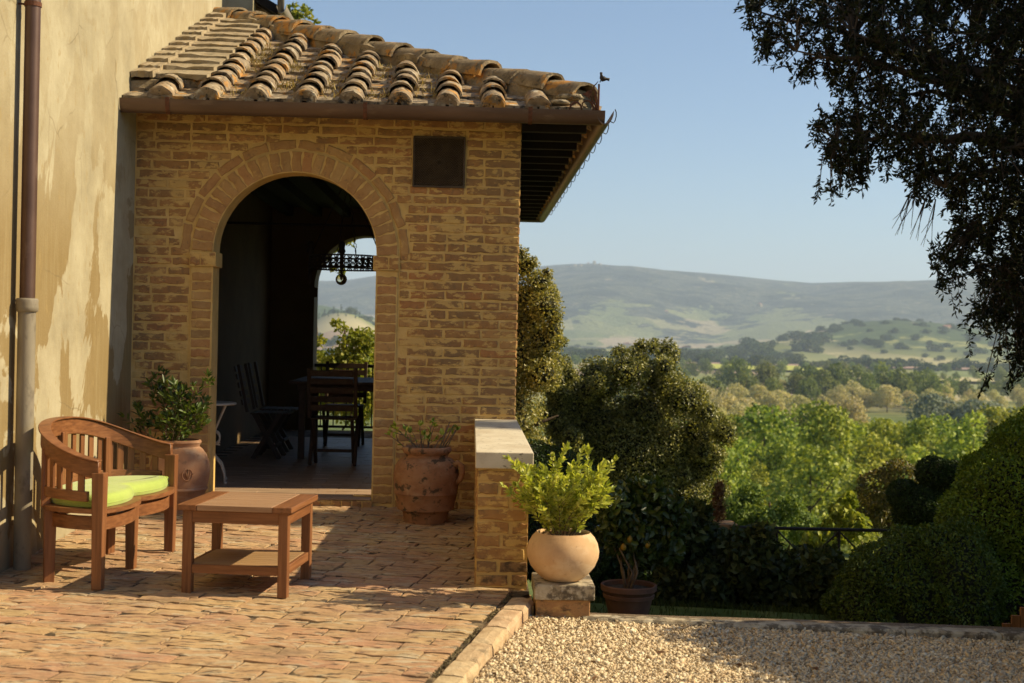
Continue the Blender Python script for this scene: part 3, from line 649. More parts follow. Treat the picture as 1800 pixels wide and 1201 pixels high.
for r_ in range(42):
    z = -.02+CH*(r_+.5); off = (.13 if r_ % 2 else 0)+(.0 if r_ % 4 < 2 else .03)
    if z > 2.90: break
    x = XR-.003; first = True
    while x > XW+.03:
        L = .252+random.uniform(-.014, .012)
        if random.random() < .10: L = .12
        if first and r_ % 2: L = .118
        first = False
        a, b_ = x-L, x; x = a-.018-random.uniform(-.004, .006)
        a = max(a, XW+.012)
        segs = [(a, b_)]
        # cut by the arch rings and the pilasters
        if z < SP: lim = AR+.175
        else:
            d2 = (AR+.255)**2-(z-SP)**2; lim = math.sqrt(d2) if d2 > 0 else -1
        if lim > 0: segs = [q_ for s0, s1 in segs for q_ in ((s0, min(s1, AX-lim)), (max(s0, AX+lim), s1))]
        if VENT[2]-.02 < z < VENT[3]+.02: segs = [q_ for s0, s1 in segs for q_ in ((s0, min(s1, VENT[0]-.012)), (max(s0, VENT[1]+.012), s1))]
        for s0, s1 in segs:
            if s1-s0 > .05:
                brick_piece(fw, (s0+s1)/2, z+random.uniform(-.003, .003), YF, s1-s0, CH-.015-random.random()*.006, .005); n_b += 1
for r_ in range(42):                                            # bricks of the outer corner as seen from the garden side
    z = -.02+CH*(r_+.5)
    if z < 2.9:
        mb_len = .25 if r_ % 2 else .12
        brick_piece(fw, XR, z, YF+mb_len/2+.004, mb_len-.01, CH-.016, .005, face='right', name='corner_brick')
# pilasters, imposts, arch rings
ar = link('arch', None, lg) if False else None
mb = MB()
for s in (-1, 1):
    x0 = AX+s*(AR-.002); x1 = AX+s*(AR+.158)
    mb.b2(min(x0,x1), max(x0,x1), YF-.012, YF-.0005, -.3, SP-.11)
    mb.b2(min(AX+s*(AR-.022), x1+s*.012), max(AX+s*(AR-.022), x1+s*.012), YF-.026, YF+.24, SP-.108, SP-.002)
n = 40
for i in range(n):
    a0 = math.pi*i/n; a1 = math.pi*(i+1)/n
    for (r0, r1, ya, yb) in ((AR-.001, AR+.157, YF-.014, YF-.0005),):
        q8 = []
        for (rr, aa) in ((r0, a0), (r0, a1), (r1, a1), (r1, a0)):
            q8.append((AX-rr*math.cos(aa), SP+rr*math.sin(aa)))
        mb.add([(q8[k][0], ya, q8[k][1]) for k in range(4)]+[(q8[k][0], yb, q8[k][1]) for k in range(4)], [(0,1,2,3), (0,4,5,1), (2,6,7,3)])
ar = mb.build('arch', M['mortar'], lg)
NV = 27
for i in range(NV):
    a = math.pi*(i+.5)/NV; rr = AR+.079
    brick_piece(ar, AX-rr*math.cos(a), SP+rr*math.sin(a), YF-.014, .146, math.pi*rr/NV-.013, .005, rot=a, name='voussoir', lib=BA)
NO = 12
for i in range(NO):
    a = math.pi*(i+.5)/NO; rr = AR+.205
    brick_piece(ar, AX-rr*math.cos(a), SP+rr*math.sin(a), YF-.001, math.pi*rr/NO-.02, .062, .006, rot=a-math.pi/2, name='outer_voussoir', lib=BA)
for s in (-1, 1):
    for k in range(25):
        z = .01+CH*(k+.5)
        if z < SP-.13: brick_piece(ar, AX+s*(AR+.080), z, YF-.012, .138, CH-.015, .004, name='jamb_brick', lib=BA)
    for k in range(3):
        x = AX+s*(AR+.02+k*.055)
    brick_piece(ar, AX+s*(AR+.035), SP-.055, YF-.026, .10, .088, .004, name='impost_brick')
    brick_piece(ar, AX+s*(AR+.13), SP-.055, YF-.026, .068, .088, .004, name='impost_brick')
# threshold step of soldier bricks
th = MB(); th.b2(AX-AR+.004, AX+AR-.004, YF-.055, YF+.249, -.2, FL-.008); th = th.build('threshold', M['mortar'], lg)
for k in range(16):
    x = AX-AR+.04+k*.0755
    brick_piece(th, x, FL-.05, YF-.055, .066, .082, .006, name='brick', lib=BD)
# interior: floor, walls, ceiling, joists, tie rod
mb = MB(); mb.b2(XW+.01, XR-.01, YF+.253, 17.0, -.5, FL); floor = mb.build('floor', M['dirt'], lg)
tm = bpy.data.meshes.new('floor_tile'); b_ = MB(); b_.box((0,0,0), (.29, .145, .008)); tm.from_pydata(b_.v, [], b_.f); tm.materials.append(M['floor_in'])
cnt = 0
for j in range(48):
    y = YF-.045+.075+j*.15
    if y > 16.9: break
    for i in range(10):
        x = XW+.16+i*.295+(.147 if j % 2 else 0)
        if y < YF+.25 and not (AX-AR < x-.15 and x+.15 < AX+AR+.02): continue
        if x > -.02: continue
        if cnt < 295: piece('floor_tile', tm, floor, Matrix.Translation((x, y, FL+random.uniform(0, .0025))) @ Matrix.Rotation(random.uniform(-.01, .01), 4, 'Z')); cnt += 1
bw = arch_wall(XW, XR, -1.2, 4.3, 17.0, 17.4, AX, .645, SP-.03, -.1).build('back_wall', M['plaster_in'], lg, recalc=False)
for s in (-1, 1): mb = MB(); mb.b2(AX+s*.60, AX+s*.80, 16.95, 17.0-.002, SP-.16, SP-.04); mb.build('impost', M['plaster_in'], bw)
mb = MB(); mb.b2(XR-.30, XR, YF+.65, 14.95, -1.0, 2.93); mb.b2(XR-.30, XR, 15.15, 16.998, -1.0, 2.93); mb.b2(XR-.30, XR, 14.95, 15.15, -1.0, 1.55); mb.b2(XR-.30, XR, 14.95, 15.15, 2.2, 2.93); mb.b2(XR-.30, XR, YF+.252, YF+.65, 1.95, 2.93); mb.b2(XR-.30, XR, YF+.252, YF+.65, -1.0, FL-.01)  # unseen openings, shaped only to let sun strips fall on the floor
mb.build('side_wall', M['side_brick'], lg)
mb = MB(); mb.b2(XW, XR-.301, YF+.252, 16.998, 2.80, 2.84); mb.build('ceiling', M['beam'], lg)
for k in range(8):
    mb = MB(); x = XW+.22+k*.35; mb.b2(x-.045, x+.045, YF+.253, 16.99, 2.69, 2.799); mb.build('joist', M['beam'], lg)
mb = MB(); mb.tube([(XW, 13.6, 2.33), (XR-.3, 13.6, 2.33)], .012, 8); mb.build('tie_rod', M['iron'], lg)
# vent grille
vx0, vx1, vz0, vz1 = VENT; yv = YF-.012
mb = MB(); mb.b2(vx0, vx1, YF-.010, YF-.002, vz0, vz1); vg = mb.build('vent', M['dark'], lg)
mb = MB(); fr = .012
for (a, b2_, c_, d_) in ((vx0, vx1, vz0-.002, vz0+fr), (vx0, vx1, vz1-fr, vz1+.002), (vx0-.002, vx0+fr, vz0+fr, vz1-fr), (vx1-fr, vx1+.002, vz0+fr, vz1-fr)): mb.b2(a, b2_, YF-.024, YF-.0105, c_, d_)
mb.build('vent_frame', M['grille'], vg)
mb = MB(); W_ = vx1-vx0; Hh = vz1-vz0; st = .0185
k = -Hh
while k < W_:
    for sgn in (1, -1):
        x0 = max(0, k); z0 = x0-k; x1 = min(W_, k+Hh); z1 = x1-k
        if x1-x0 > .01:
            if sgn < 0: z0, z1 = Hh-z0, Hh-z1
            mb.tube([(vx0+x0, YF-.015-(.002 if sgn > 0 else 0), vz0+z0), (vx0+x1, YF-.015-(.002 if sgn > 0 else 0), vz0+z1)], .0036, 4, False)
    k += st
mb.build('vent_mesh', M['grille'], vg, recalc=False)
mb = MB(); mb.lathe([(0, -.004), (.014, -.004), (.014, .004), (0, .004)], 10, Matrix.Translation(((vx0+vx1)/2+.003, YF-.022, (vz0+vz1)/2-.005)) @ Matrix.Rotation(R(90), 4, 'X')); mb.build('vent_knob', M['dark'], vg)

# roof --------------------------------------------------------------
YE = 9.74; XE = .88; ZE = 2.90; SL = .385; AL = math.atan(SL); YB = 18.2
def zf_(y): return ZE+SL*(y-YE)
def zr_(x): return ZE+SL*(XE-x)
dh = XE-XW
mb = MB(); tk = .03
A_ = [(XW, YE, ZE), (XE, YE, ZE), (XW, YE+dh, ZE+SL*dh)]
mb.add(A_+[(p[0], p[1]+.02, p[2]-tk) for p in A_], [(0,1,2), (5,4,3), (0,3,4,1), (1,4,5,2), (2,5,3,0)])
B3 = [(XE, YE, ZE), (XE, YB, ZE), (XW, YB, ZE+SL*dh), (XW, YE+dh, ZE+SL*dh)]
mb.add(B3+[(p[0]-.02, p[1], p[2]-tk) for p in B3], [(0,1,2,3), (7,6,5,4), (0,4,5,1), (1,5,6,2), (3,7,4,0)])
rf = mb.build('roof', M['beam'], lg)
def coppo(i, L, r0, r1, th=.016, seg=9, cap=False):
    rs = random.Random(i*7+1); vs = []; fs = []
    for (yy, rr) in ((0, r0), (L*.5, (r0+r1)/2), (L, r1)):
        for (q_) in (rr, rr-th):
            for k in range(seg+1):
                a = math.pi*k/seg; j = 1+rs.uniform(-.035, .035)
                vs.append((math.cos(a)*q_*j, yy+(rs.uniform(-.008, .008) if yy == 0 else 0), math.sin(a)*q_*j*.92))
    m_ = seg+1
    for ring in range(2):
        for k in range(seg):
            o0 = ring*2*m_; o1 = o0+2*m_
            fs.append((o0+k, o0+k+1, o1+k+1, o1+k)); fs.append((o0+m_+k+1, o0+m_+k, o1+m_+k, o1+m_+k+1))
    for k in range(seg): fs.append((k+1, k, m_+k, m_+k+1))
    for e in (0, seg): fs += [(e, 2*m_+e, 3*m_+e, m_+e), (2*m_+e, 4*m_+e, 5*m_+e, 3*m_+e)]
    if cap:
        n0 = len(vs); vs.append((0, .02, 0)); 
        for k in range(seg): fs.append((m_+k, m_+k+1, n0))
    me = bpy.data.meshes.new('cover_tile'); me.from_pydata(vs, [], fs)
    bm = bmesh.new(); bm.from_mesh(me); bmesh.ops.recalc_face_normals(bm, faces=bm.faces); bm.to_mesh(me); bm.free()
    for p in me.polygons: p.use_smooth = True
    me.set_sharp_from_angle(angle=R(35)); me.materials.append(M['tile']); return me
CT = [coppo(i, .40, .104, .080) for i in range(6)]; CE = [coppo(i+9, .36, .092, .080, cap=True) for i in range(3)]
def slope(x, d, lift=0, rz=0, tilt=0):
    return Matrix.Translation((x, YE+d*math.cos(AL), ZE+d*math.sin(AL)+lift)) @ Matrix.Rotation(rz, 4, 'Z') @ Matrix.Rotation(AL+tilt, 4, 'X')
hipY = lambda x: (XE-x)                       # horizontal run from eave to hip at x
colx = [P(px, 165, YE).x for px in (283, 365, 450, 537, 617, 703, 786, 868, 947)]
def slab_mesh(i, w_, l_, h_, mat, jit=.006):
    rs = random.Random(i); mb = MB(); n = 6; vs = []
    for (zz) in (0, h_):
        for k in range(n+1): vs.append((-w_/2+w_*k/n, rs.uniform(-jit, jit), zz+rs.uniform(-jit, jit)*.6))
        for k in range(n+1): vs.append((-w_/2+w_*k/n, l_, zz))
    m_ = n+1
    for k in range(n):
        fs = [(2*m_+k, 2*m_+k+1, 3*m_+k+1, 3*m_+k), (k, k+m_, k+m_+1, k+1), (k, k+1, 2*m_+k+1, 2*m_+k)]
        mb.f += fs
    mb.f += [(0, 2*m_, 3*m_, m_), (n, m_+n, 3*m_+n, 2*m_+n)]
    mb.v = vs
    me = bpy.data.meshes.new('pan_tile'); me.from_pydata(mb.v, [], mb.f); me.materials.append(mat); return me
PAN = [slab_mesh(i, .31, .36, .022, M['tile'], .005) for i in range(5)]
EX = .262
xs = [colx[0]-.336]+colx+[colx[-1]+.336]
for i in range(len(xs)-1):                     # pans between the cover rows
    xm = (xs[i]+xs[i+1])/2
    if xm < XW+.12: xm = XW+.16
    k = 0
    while True:
        d = -.03+k*EX; run = (d+.16)*math.cos(AL)
        if run > hipY(xm)-.10 or k > 12: break
        if not (xm < -2.0 and d > .3):
            piece('pan_tile', random.choice(PAN), rf, slope(xm+random.uniform(-.01, .01), d, .004+random.uniform(0, .006), random.uniform(-.015, .015), -R(4.2)))
        k += 1
for i, x in enumerate(colx):
    k = 0
    while True:
        d = -.035+k*EX*.97; run = (d+.15)*math.cos(AL)
        if run > hipY(x)-.16 or k > 12: break
        if i == 0 and k > 1: break
        if k == 0: piece('eave_tile', random.choice(CE), rf, slope(x, d, .018, random.uniform(-.03, .03), -R(1)))
        else: piece('cover_tile', random.choice(CT), rf, slope(x+random.uniform(-.010, .010), d-.02, .030+random.uniform(-.004, .008), random.uniform(-.06, .06), -R(3.4)+random.uniform(-.02, .02)))
        k += 1
SW = [slab_mesh(30+i, .42, .34, .045, M['slab'], .015) for i in range(6)]; SN = [slab_mesh(40+i, .155, .34, .045, M['slab'], .010) for i in range(4)]
for k in range(12):                            # raised verge of flat slabs along the house wall
    d = .30+k*.262
    if d*math.cos(AL) < hipY(-2.15)-.18: piece('verge_slab', random.choice(SW), rf, slope(-2.165+random.uniform(-.012, .012), d, .085, random.uniform(-.03, .03), -R(5)))
    piece('verge_slab', random.choice(SN), rf, slope(XW+.085, d-.10, .105+random.uniform(0, .01), random.uniform(-.03, .03), -R(5)))
mb = MB(); c0 = [(XW+.002, .18), (-1.97, .18)]
vsl = []
for (x, e) in ((XW+.003, 0), (-2.0, 0)):
    pass
for z_, dx in ((0, 0),):
    pts = []
    for (x, d) in ((XW+.003, .22), (-2.0, .34), (-2.0, 2.95), (XW+.003, 3.25)): pts.append((x, YE+d*math.cos(AL), ZE+d*math.sin(AL)))
    mb.add([(p[0], p[1], p[2]-.02) for p in pts]+[(p[0], p[1], p[2]+.082) for p in pts], [(3,2,1,0), (4,5,6,7), (0,1,5,4), (1,2,6,5), (2,3,7,6), (3,0,4,7)])
mb.build('verge_bed', M['hip'], rf)
# hip: a mortar bed along the 45 degree line with big half round tiles on it
hd = Vector((-1, 1, SL)).normalized(); hp0 = Vector((XE-.03, YE+.03, ZE))
def hipcs(t_, wob):
    c_ = hp0+hd*t_; sd_ = Vector((1, 1, 0)).normalized()
    j = lambda a: a+wob*mnoise.noise(Vector((t_*5, a*20, 1.7)))
    return [c_-sd_*j(.15)+Vector((0,0,-.10)), c_-sd_*j(.125)+Vector((0,0,j(.085))), c_-sd_*.05+Vector((0,0,j(.12))), c_+sd_*.05+Vector((0,0,j(.12))), c_+sd_*j(.125)+Vector((0,0,j(.085))), c_+sd_*j(.15)+Vector((0,0,-.10))]
HL = math.sqrt(2*dh*dh+(SL*dh)**2); mb = MB(); n = 70
for i in range(n+1): mb.v += [tuple(p) for p in hipcs(.14+(HL-.2)*i/n, .05)]
for i in range(n):
    for k in range(5): mb.f.append((i*6+k, i*6+k+1, i*6+k+7, i*6+k+6))
mb.f += [(0,1,2,3,4,5)]
hb = mb.build('hip_bed', M['hip'], rf, smooth=False)
HT = [coppo(i+30, .50, .150, .115, .024, 10) for i in range(5)]
for me in HT: me.materials.clear(); me.materials.append(M['hip']); me.name = 'hip_tile'
hx = hd.cross(Vector((0,0,1))).normalized()
k = 0; t_ = .10
while t_ < HL-.25:
    c_ = hp0+hd*t_+Vector((0,0,.052+random.uniform(0, .03)))
    up = hx.cross(hd).normalized(); Rm = Matrix((hx, hd, up)).transposed().to_4x4()
    piece('hip_tile', random.choice(HT), rf, Matrix.Translation(c_) @ Rm @ Matrix.Rotation(random.uniform(-.06, .06), 4, 'Z') @ Matrix.Rotation(-R(3)+random.uniform(-.03, .03), 4, 'X'))
    t_ += .335+random.uniform(-.03, .03)
# tiles of the garden side slope, seen only edge on
mb = MB(); seg = 6
for i in range(21):
    y = YE+.45+i*.4; x1 = max(XW+.05, XE-(y-YE)+.15) if y < YE+dh else XW+.02
    for j, (xa, xb) in enumerate(((XE+.02, x1),)):
        mb.tube([(xa, y, zr_(xa)+.02), (xb, y, zr_(xb)+.02)], [.10, .085], 10)
mb.build('side_cover_tiles', M['tile'], rf)
# loose cream ridge stones at the eave corner
for (px, py, s_, yy) in ((1002, 172, .075, YE+.06), (984, 181, .06, YE+.02)):
    c_ = P(px, py, yy); mb = MB(); mb.lathe([(0,-.35), (.7,-.3), (1,0), (.8,.45), (.35,.6), (0,.62)], 12, Matrix.Translation(c_) @ Matrix.Diagonal((s_*1.4, s_, s_*.6, 1)), jit=.08); mb.build('corner_stone', M['old_stone'], rf, smooth=True)
# soffit, rafters and gutters
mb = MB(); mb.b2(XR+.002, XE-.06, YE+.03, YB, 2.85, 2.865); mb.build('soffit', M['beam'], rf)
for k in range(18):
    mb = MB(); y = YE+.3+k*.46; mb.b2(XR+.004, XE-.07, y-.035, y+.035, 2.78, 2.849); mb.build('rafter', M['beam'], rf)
gr = .062; gz = 2.885
prof = [(gr*math.cos(a), gr*math.sin(a)*1.55) for a in [math.pi+math.pi*k/10 for k in range(11)]]
prof += [(gr-.004, 0)]+[((gr-.005)*math.cos(a), (gr-.005)*math.sin(a)*1.52) for a in [2*math.pi-math.pi*k/10 for k in range(1, 10)]]+[(-gr+.004, 0)]
Yg = YE-.05; Xg = XE+.03
mb = MB(); mb.sweep([(XW+.004, Yg, gz), (Xg-.07, Yg, gz), (Xg, Yg, gz)], prof); g1 = mb.build('gutter', M['copper'], lg, smooth=True, auto=R(50))
mb = MB(); mb.sweep([(Xg, Yg-.055, gz-.002), (Xg, Yg+.3, gz-.002), (Xg, YB+.08, gz-.002)], prof); g2 = mb.build('gutter', M['copper'], lg, smooth=True, auto=R(50))
mb = MB(); mb.sweep([(Xg, YB+.06, gz-.004), (XR-.6, YB+.06, gz-.004)], prof); g3 = mb.build('gutter', M['copper'], lg, smooth=True, auto=R(50))
for px in (297, 643, 932):
    x = P(px, 190, Yg).x; mb = MB(); rr = gr+.004
    path = [(x, Yg+rr, gz+.006)]+[(x, Yg+rr*math.cos(a), gz+rr*math.sin(a)*1.55) for a in [-math.pi*k/12 for k in range(13)]]+[(x, Yg-rr, gz+.012), (x, Yg-rr+.03, gz+.014)]
    vs = []; fs = []
    for i, p in enumerate(path): vs += [(p[0]-.014, p[1], p[2]), (p[0]+.014, p[1], p[2])]
    for i in range(len(path)-1): fs.append((2*i, 2*i+1, 2*i+3, 2*i+2))
    mb.add(vs, fs); ob = mb.build('bracket', M['rust'], g1, recalc=False); ob.modifiers.new('s', 'SOLIDIFY').thickness = .004
for k in range(15):                            # wire hooks that stick out past the side gutter
    y = Yg+.25+k*.56; mb = MB(); x = Xg+gr
    mb.tube([(x-.01, y, gz-.02)]+[(x+.018+.03*math.sin(a), y+.02*math.sin(a*2), gz-.04+.055*(1-math.cos(a))) for a in (.4, .9, 1.5, 2.0, 2.5)], .004, 5); mb.build('hook', M['iron'], g2)
# wrought iron finial with a bird
fx = P(1052, 190, Yg-.02)
fn = MB(); fn.tube([(fx.x, Yg-.02, gz-.03), (fx.x, Yg-.02, P(1052, 148, Yg-.02).z)], .007, 8); fn = fn.build('finial', M['rust'], lg)
def fp(zx, zy):                                # position read off an 8.58x enlargement whose corner is (960,100)
    p = P(960+zx/8.58, 100+zy/8.58, Yg-.02); return (p.x, Yg-.02, p.z)
def ribbon(pts, w0, w1, name, parent, mat):
    mb = MB(); n = len(pts); mb.tube([fp(*p) for p in pts], [(w0+(w1-w0)*i/(n-1))/2*(1 if 0 < i < n-1 else .7) for i in range(n)], 6, flat=1.0); return mb.build(name, mat, parent, smooth=True)
ribbon([(705,830),(715,770),(690,700),(640,660),(585,665),(545,700),(548,745),(590,760),(630,745)], .020, .007, 'scroll', fn, M['rust'])
ribbon([(740,830),(745,740),(715,690),(690,650),(680,610),(700,585),(730,600),(728,640)], .016, .006, 'scroll', fn, M['rust'])
ribbon([(770,830),(765,700),(750,590),(745,520),(720,480),(720,440),(755,410),(785,370)], .022, .006, 'scroll', fn, M['rust'])
ribbon([(770,560),(745,510),(710,495),(690,505)], .010, .008, 'scroll', fn, M['rust'])
ribbon([(340,830),(370,740),(420,690),(470,685),(520,730),(540,800)], .016, .016, 'scroll', fn, M['rust'])
mb = MB(); lp = [(700,500),(640,505),(590,545),(545,560),(565,580),(600,595),(605,612),(625,600),(650,640),(660,600),(690,560)]
pts = [fp(*p) for p in lp]; mb.prism([(p[0], p[2]) for p in pts], Yg-.026, Yg-.014); mb.build('leaf', M['rust'], fn)
mb = MB(); mb.tube([fp(812,385), fp(826,350)], .004, 6)
mb.tube([fp(815,235), fp(830,245), fp(832,275), fp(836,310), fp(860,335), fp(890,335), fp(915,335), fp(955,345)], [.003, .011, .009, .016, .022, .014, .009, .012], 10)
mb.build('bird', M['iron'], fn, smooth=True)
# dry grass and moss in the channels of the roof
gp = []; gdv = []; gl = []
for _ in range(1500):
    i = random.choice([1, 1, 2, 2, 3, 3, 4, 5, 6]); xm = (xs[i]+xs[i+1])/2; d = random.random()**1.1*3.0
    if i > 2: d *= .6
    if d*math.cos(AL) > hipY(xm)-.2 or (xm < -2): continue
    cl = mnoise.noise(Vector((xm*2, d*2.2, 0)))
    if cl < -.02: continue
    x = xm+random.uniform(-.10, .10)
    gp.append((x, YE+d*math.cos(AL), ZE+d*math.sin(AL)+.02)); gdv.append((random.gauss(0, .5), random.gauss(0, .5)-.2, random.uniform(.3, 1))); gl.append(random.uniform(.03, .10))
go = leaf_obj('moss_tufts', gp, gdv, np.array(gl), .006, M['drygrass'], rf, shape=4); tag(go, kind='stuff')

# ------------------------------------------------------------------ plastered house on the left
hs = thing('plaster_house', (-4, 8, -.3), 'tall house wall of sunlit cream plaster with ochre stains', 'house')
mb = MB(); mb.b2(-9, XW, -5, 13.4, -.9, 7.4); hw = mb.build('wall', M['plaster'], hs)
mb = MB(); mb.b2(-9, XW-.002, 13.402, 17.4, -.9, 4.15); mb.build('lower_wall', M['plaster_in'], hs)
px_, py_ = -2.425, 7.52
mb = MB(); mb.tube([(px_, py_, 1.40), (px_, py_, 4.2), (px_, py_, 7.4)], .041, 20); dp = mb.build('downpipe', M['pipe'], hs, smooth=True, auto=R(50))
mb = MB(); mb.tube([(px_, py_, -.12), (px_, py_, 1.38)], .047, 20); mb.build('iron_sleeve', M['pipe_low'], dp, smooth=True, auto=R(50))
mb = MB(); mb.lathe([(.046, 1.355), (.058, 1.36), (.060, 1.385), (.058, 1.40), (.060, 1.42), (.055, 1.43), (.041, 1.432)], 20, Matrix.Translation((px_, py_, 0))); mb.build('collar', M['pipe_low'], dp, smooth=True)
for z in (3.03, 5.4):
    mb = MB(); mb.lathe([(.040, z-.012), (.046, z-.012), (.046, z+.012), (.040, z+.012)], 16, Matrix.Translation((px_, py_, 0))); mb.tube([(px_-.03, py_, z), (XW+.002, py_-.02, z)], .006, 6); mb.build('clamp', M['rust'], dp)
fwg = thing('far_wing', (-4, 18, -.3), 'cream wall of a farther house wing under a dark eave above the roof', 'house')
mb = MB(); mb.b2(-9, -2.86, 17.42, 21, -1, 5.62); mb.build('wall', M['plaster'], fwg)
mb = MB(); x1 = P(497, 30, 17.6).x; zb = P(480, 36, 17.6).z
mb.add([(-2.858, 17.5, zb+.22), (x1-.06, 17.5, zb+.06), (x1-.06, 21, zb+.06), (-2.858, 21, zb+.22), (-2.858, 17.5, zb+.34), (x1-.06, 17.5, zb+.18), (x1-.06, 21, zb+.18), (-2.858, 21, zb+.34)], [(3,2,1,0), (4,5,6,7), (0,1,5,4), (1,2,6,5), (2,3,7,6), (3,0,4,7)])
ev = mb.build('eave', M['beam'], fwg)
for k in range(6):
    mb = MB(); y = 17.7+k*.55; mb.add([(-2.857, y, zb+.10), (x1-.1, y, zb), (x1-.1, y+.09, zb), (-2.857, y+.09, zb+.10), (-2.857, y, zb+.219), (x1-.1, y, zb+.06), (x1-.1, y+.09, zb+.06), (-2.857, y+.09, zb+.219)], [(3,2,1,0), (4,5,6,7), (0,1,5,4), (1,2,6,5), (2,3,7,6), (3,0,4,7)]); mb.build('rafter', M['tile'], ev)
mb = MB(); mb.sweep([(x1, 17.45, zb+.16), (x1, 21, zb+.16)], prof); mb.build('gutter', M['pipe_low'], fwg, smooth=True, auto=R(50))
mb = MB(); mb.tube([(x1-.02, 17.55, zb+.08), (x1-.02, 17.55, zb+1.6)], .045, 12); mb.build('gutter_outlet', M['pipe_low'], fwg, smooth=True)

# ------------------------------------------------------------------ terrace
KA = Vector((.175, 7.05, 0)); KB = Vector((-.175, 5.51, 0)); kv = (KA-KB).normalized(); ku = Vector((kv.y, -kv.x, 0))
def uvp(u, v): p = KA+ku*u+kv*v; return p
mb = MB(); poly = [(XW-.02, 3.6), (uvp(.03, (3.6-7.05)/kv.y).x, 3.6), (uvp(.03, 0).x, 7.05), (.34, 7.3), (.34, YF+.3), (XW-.02, YF+.3)]
top = [(x, y, gt(x, y)-.0095) for x, y in poly]; n = len(top)
mb.add(top+[(x, y, -.9) for x, y in poly], [tuple(range(n))]+[(i, i+n, (i+1) % n+n, (i+1) % n) for i in range(n)])
ter = tag(mb.build('terrace', M['dirt']), 'old terrace floor of worn and cracked bricks with dirt in the joints', kind='structure')
def paver_mesh(i, mat, nx=8, ny=4):
    rs = random.Random(i*31+2); vs = []; fs = []
    jx = [[rs.uniform(-.012, .012) for _ in range(nx)] for _ in range(ny)]; ph = rs.uniform(0, 6)
    brk = rs.random() < .35; bi = rs.choice((0, nx-1)); bj = rs.choice((0, ny-1))
    for j in range(ny):
        for k in range(nx):
            ex = k in (0, nx-1); ey = j in (0, ny-1)
            x = -.5+k/(nx-1); y = -.5+j/(ny-1)
            if ex: x += rs.uniform(0, .010)*(1 if k == 0 else -1)
            if ey: y += rs.uniform(0, .020)*(1 if j == 0 else -1)
            if brk and k == bi and j == bj: y += (.08 if j == 0 else -.08)
            z = rs.uniform(-.0022, .0022)+.0015*math.sin(k*1.3+ph)-(rs.uniform(.001, .004) if (ex or ey) else 0)
            if brk and abs(k-bi) <= 1 and abs(j-bj) <= 1: z -= .006
            vs.append((x+jx[j][k]*(0 if ex else 1), y, z))
    for j in range(ny-1):
        for k in range(nx-1): a = j*nx+k; fs.append((a, a+1, a+nx+1, a+nx))
    loop = [k for k in range(nx)]+[j*nx+nx-1 for j in range(1, ny)]+[(ny-1)*nx+k for k in range(nx-2, -1, -1)]+[j*nx for j in range(ny-2, 0, -1)]
    b0 = len(vs)
    for q_ in loop: vs.append((vs[q_][0]*.995, vs[q_][1]*.99, -.03))
    for a in range(len(loop)): c_ = (a+1) % len(loop); fs.append((loop[c_], loop[a], b0+a, b0+c_))
    me = bpy.data.meshes.new('paver'); me.from_pydata(vs, [], fs); me.materials.append(mat)
    for p in me.polygons: p.use_smooth = True
    me.set_sharp_from_angle(angle=R(14)); return me
PV = [paver_mesh(i, M['paver']) for i in range(26)]
PH, PL = .128, .275; spots = []
v = -3.4; row = 0
while v < 3.9:
    u = .010; first = True
    while u > -3.4:
        L = PL*random.uniform(.86, 1.06)
        if first and row % 2: L *= .5
        elif random.random() < .1: L *= .55
        first = False
        u0 = u-L; p = uvp((u+u0)/2, v+PH/2)
        if p.y > 7.25: lim = .05
        else: lim = 9
        if p.x-L/2 < lim and p.x+L/2 > XW and p.y < YF+.10 and p.y > 4.7 and (p.y < YF+.02):
            spots.append((p.x, p.y, L-.006, PH-.005))
        u = u0-random.uniform(-.003, .006)
    v += PH; row += 1
spots.sort(key=lambda s_: s_[1]+.15*abs(s_[0]+1))
yaw = math.atan2(ku.y, ku.x); rest = []
for i, (x, y, L, H) in enumerate(spots):
    T = Matrix.Translation((x, y, gt(x, y)+random.uniform(-.0035, .003))) @ Matrix.Rotation(math.atan(.024)+random.gauss(0, .009), 4, 'X') @ Matrix.Rotation(math.atan(.012)+random.gauss(0, .008), 4, 'Y') @ Matrix.Rotation(yaw+random.gauss(0, .006), 4, 'Z') @ Matrix.Diagonal((L*random.choice((1, -1)), H*random.choice((1, -1)), 1, 1))
    if i < 298: piece('paver', random.choice(PV), ter, T)
    else: rest.append(T)
def join_meshes(name, items, mat, parent):
    Vs = []; Fs = []; rn = []; n0 = 0
    for me, T in items:
        A = np.array([v_.co for v_ in me.vertices]); A = A @ np.array(T.to_3x3()).T+np.array(T.translation)
        for p in me.polygons:
            vv = list(p.vertices)
            if T.determinant() < 0: vv.reverse()
            Fs.append([n0+i for i in vv])
        Vs.append(A); rn += [random.random()]*len(A); n0 += len(A)
    A = np.concatenate(Vs); off = WL[parent.name] if parent is not None else Vector((0,0,0)); A = A-np.array(off)
    me = bpy.data.meshes.new(name); me.from_pydata(A.tolist(), [], Fs); at = me.attributes.new('rnd', 'FLOAT', 'POINT'); at.data.foreach_set('value', np.array(rn, dtype=np.float32)); me.materials.append(mat)
    return link(name, me, parent)
tag(join_meshes('worn_pavers', [(random.choice(PV), T) for T in rest], M['paver_stuff'], ter), kind='stuff')
mb = MB(); n = 30; vs = []
for j in range(n+1):
    for i in range(13):
        y = -9+(4.75+9)*j/n; xk = uvp(.03, (y-7.05)/kv.y).x if y > 3 else uvp(.03, (3-7.05)/kv.y).x; x = XW+(xk-XW)*i/12; vs.append((x, y, gt(x, max(y, 0))-.002))
mb.add(vs, [(j*13+i, j*13+i+1, (j+1)*13+i+1, (j+1)*13+i) for j in range(n) for i in range(12)])
tag(mb.build('courtyard_paving', M['paver_stuff'], recalc=False), 'brick paving of the courtyard nearer than the picture edge', kind='structure')
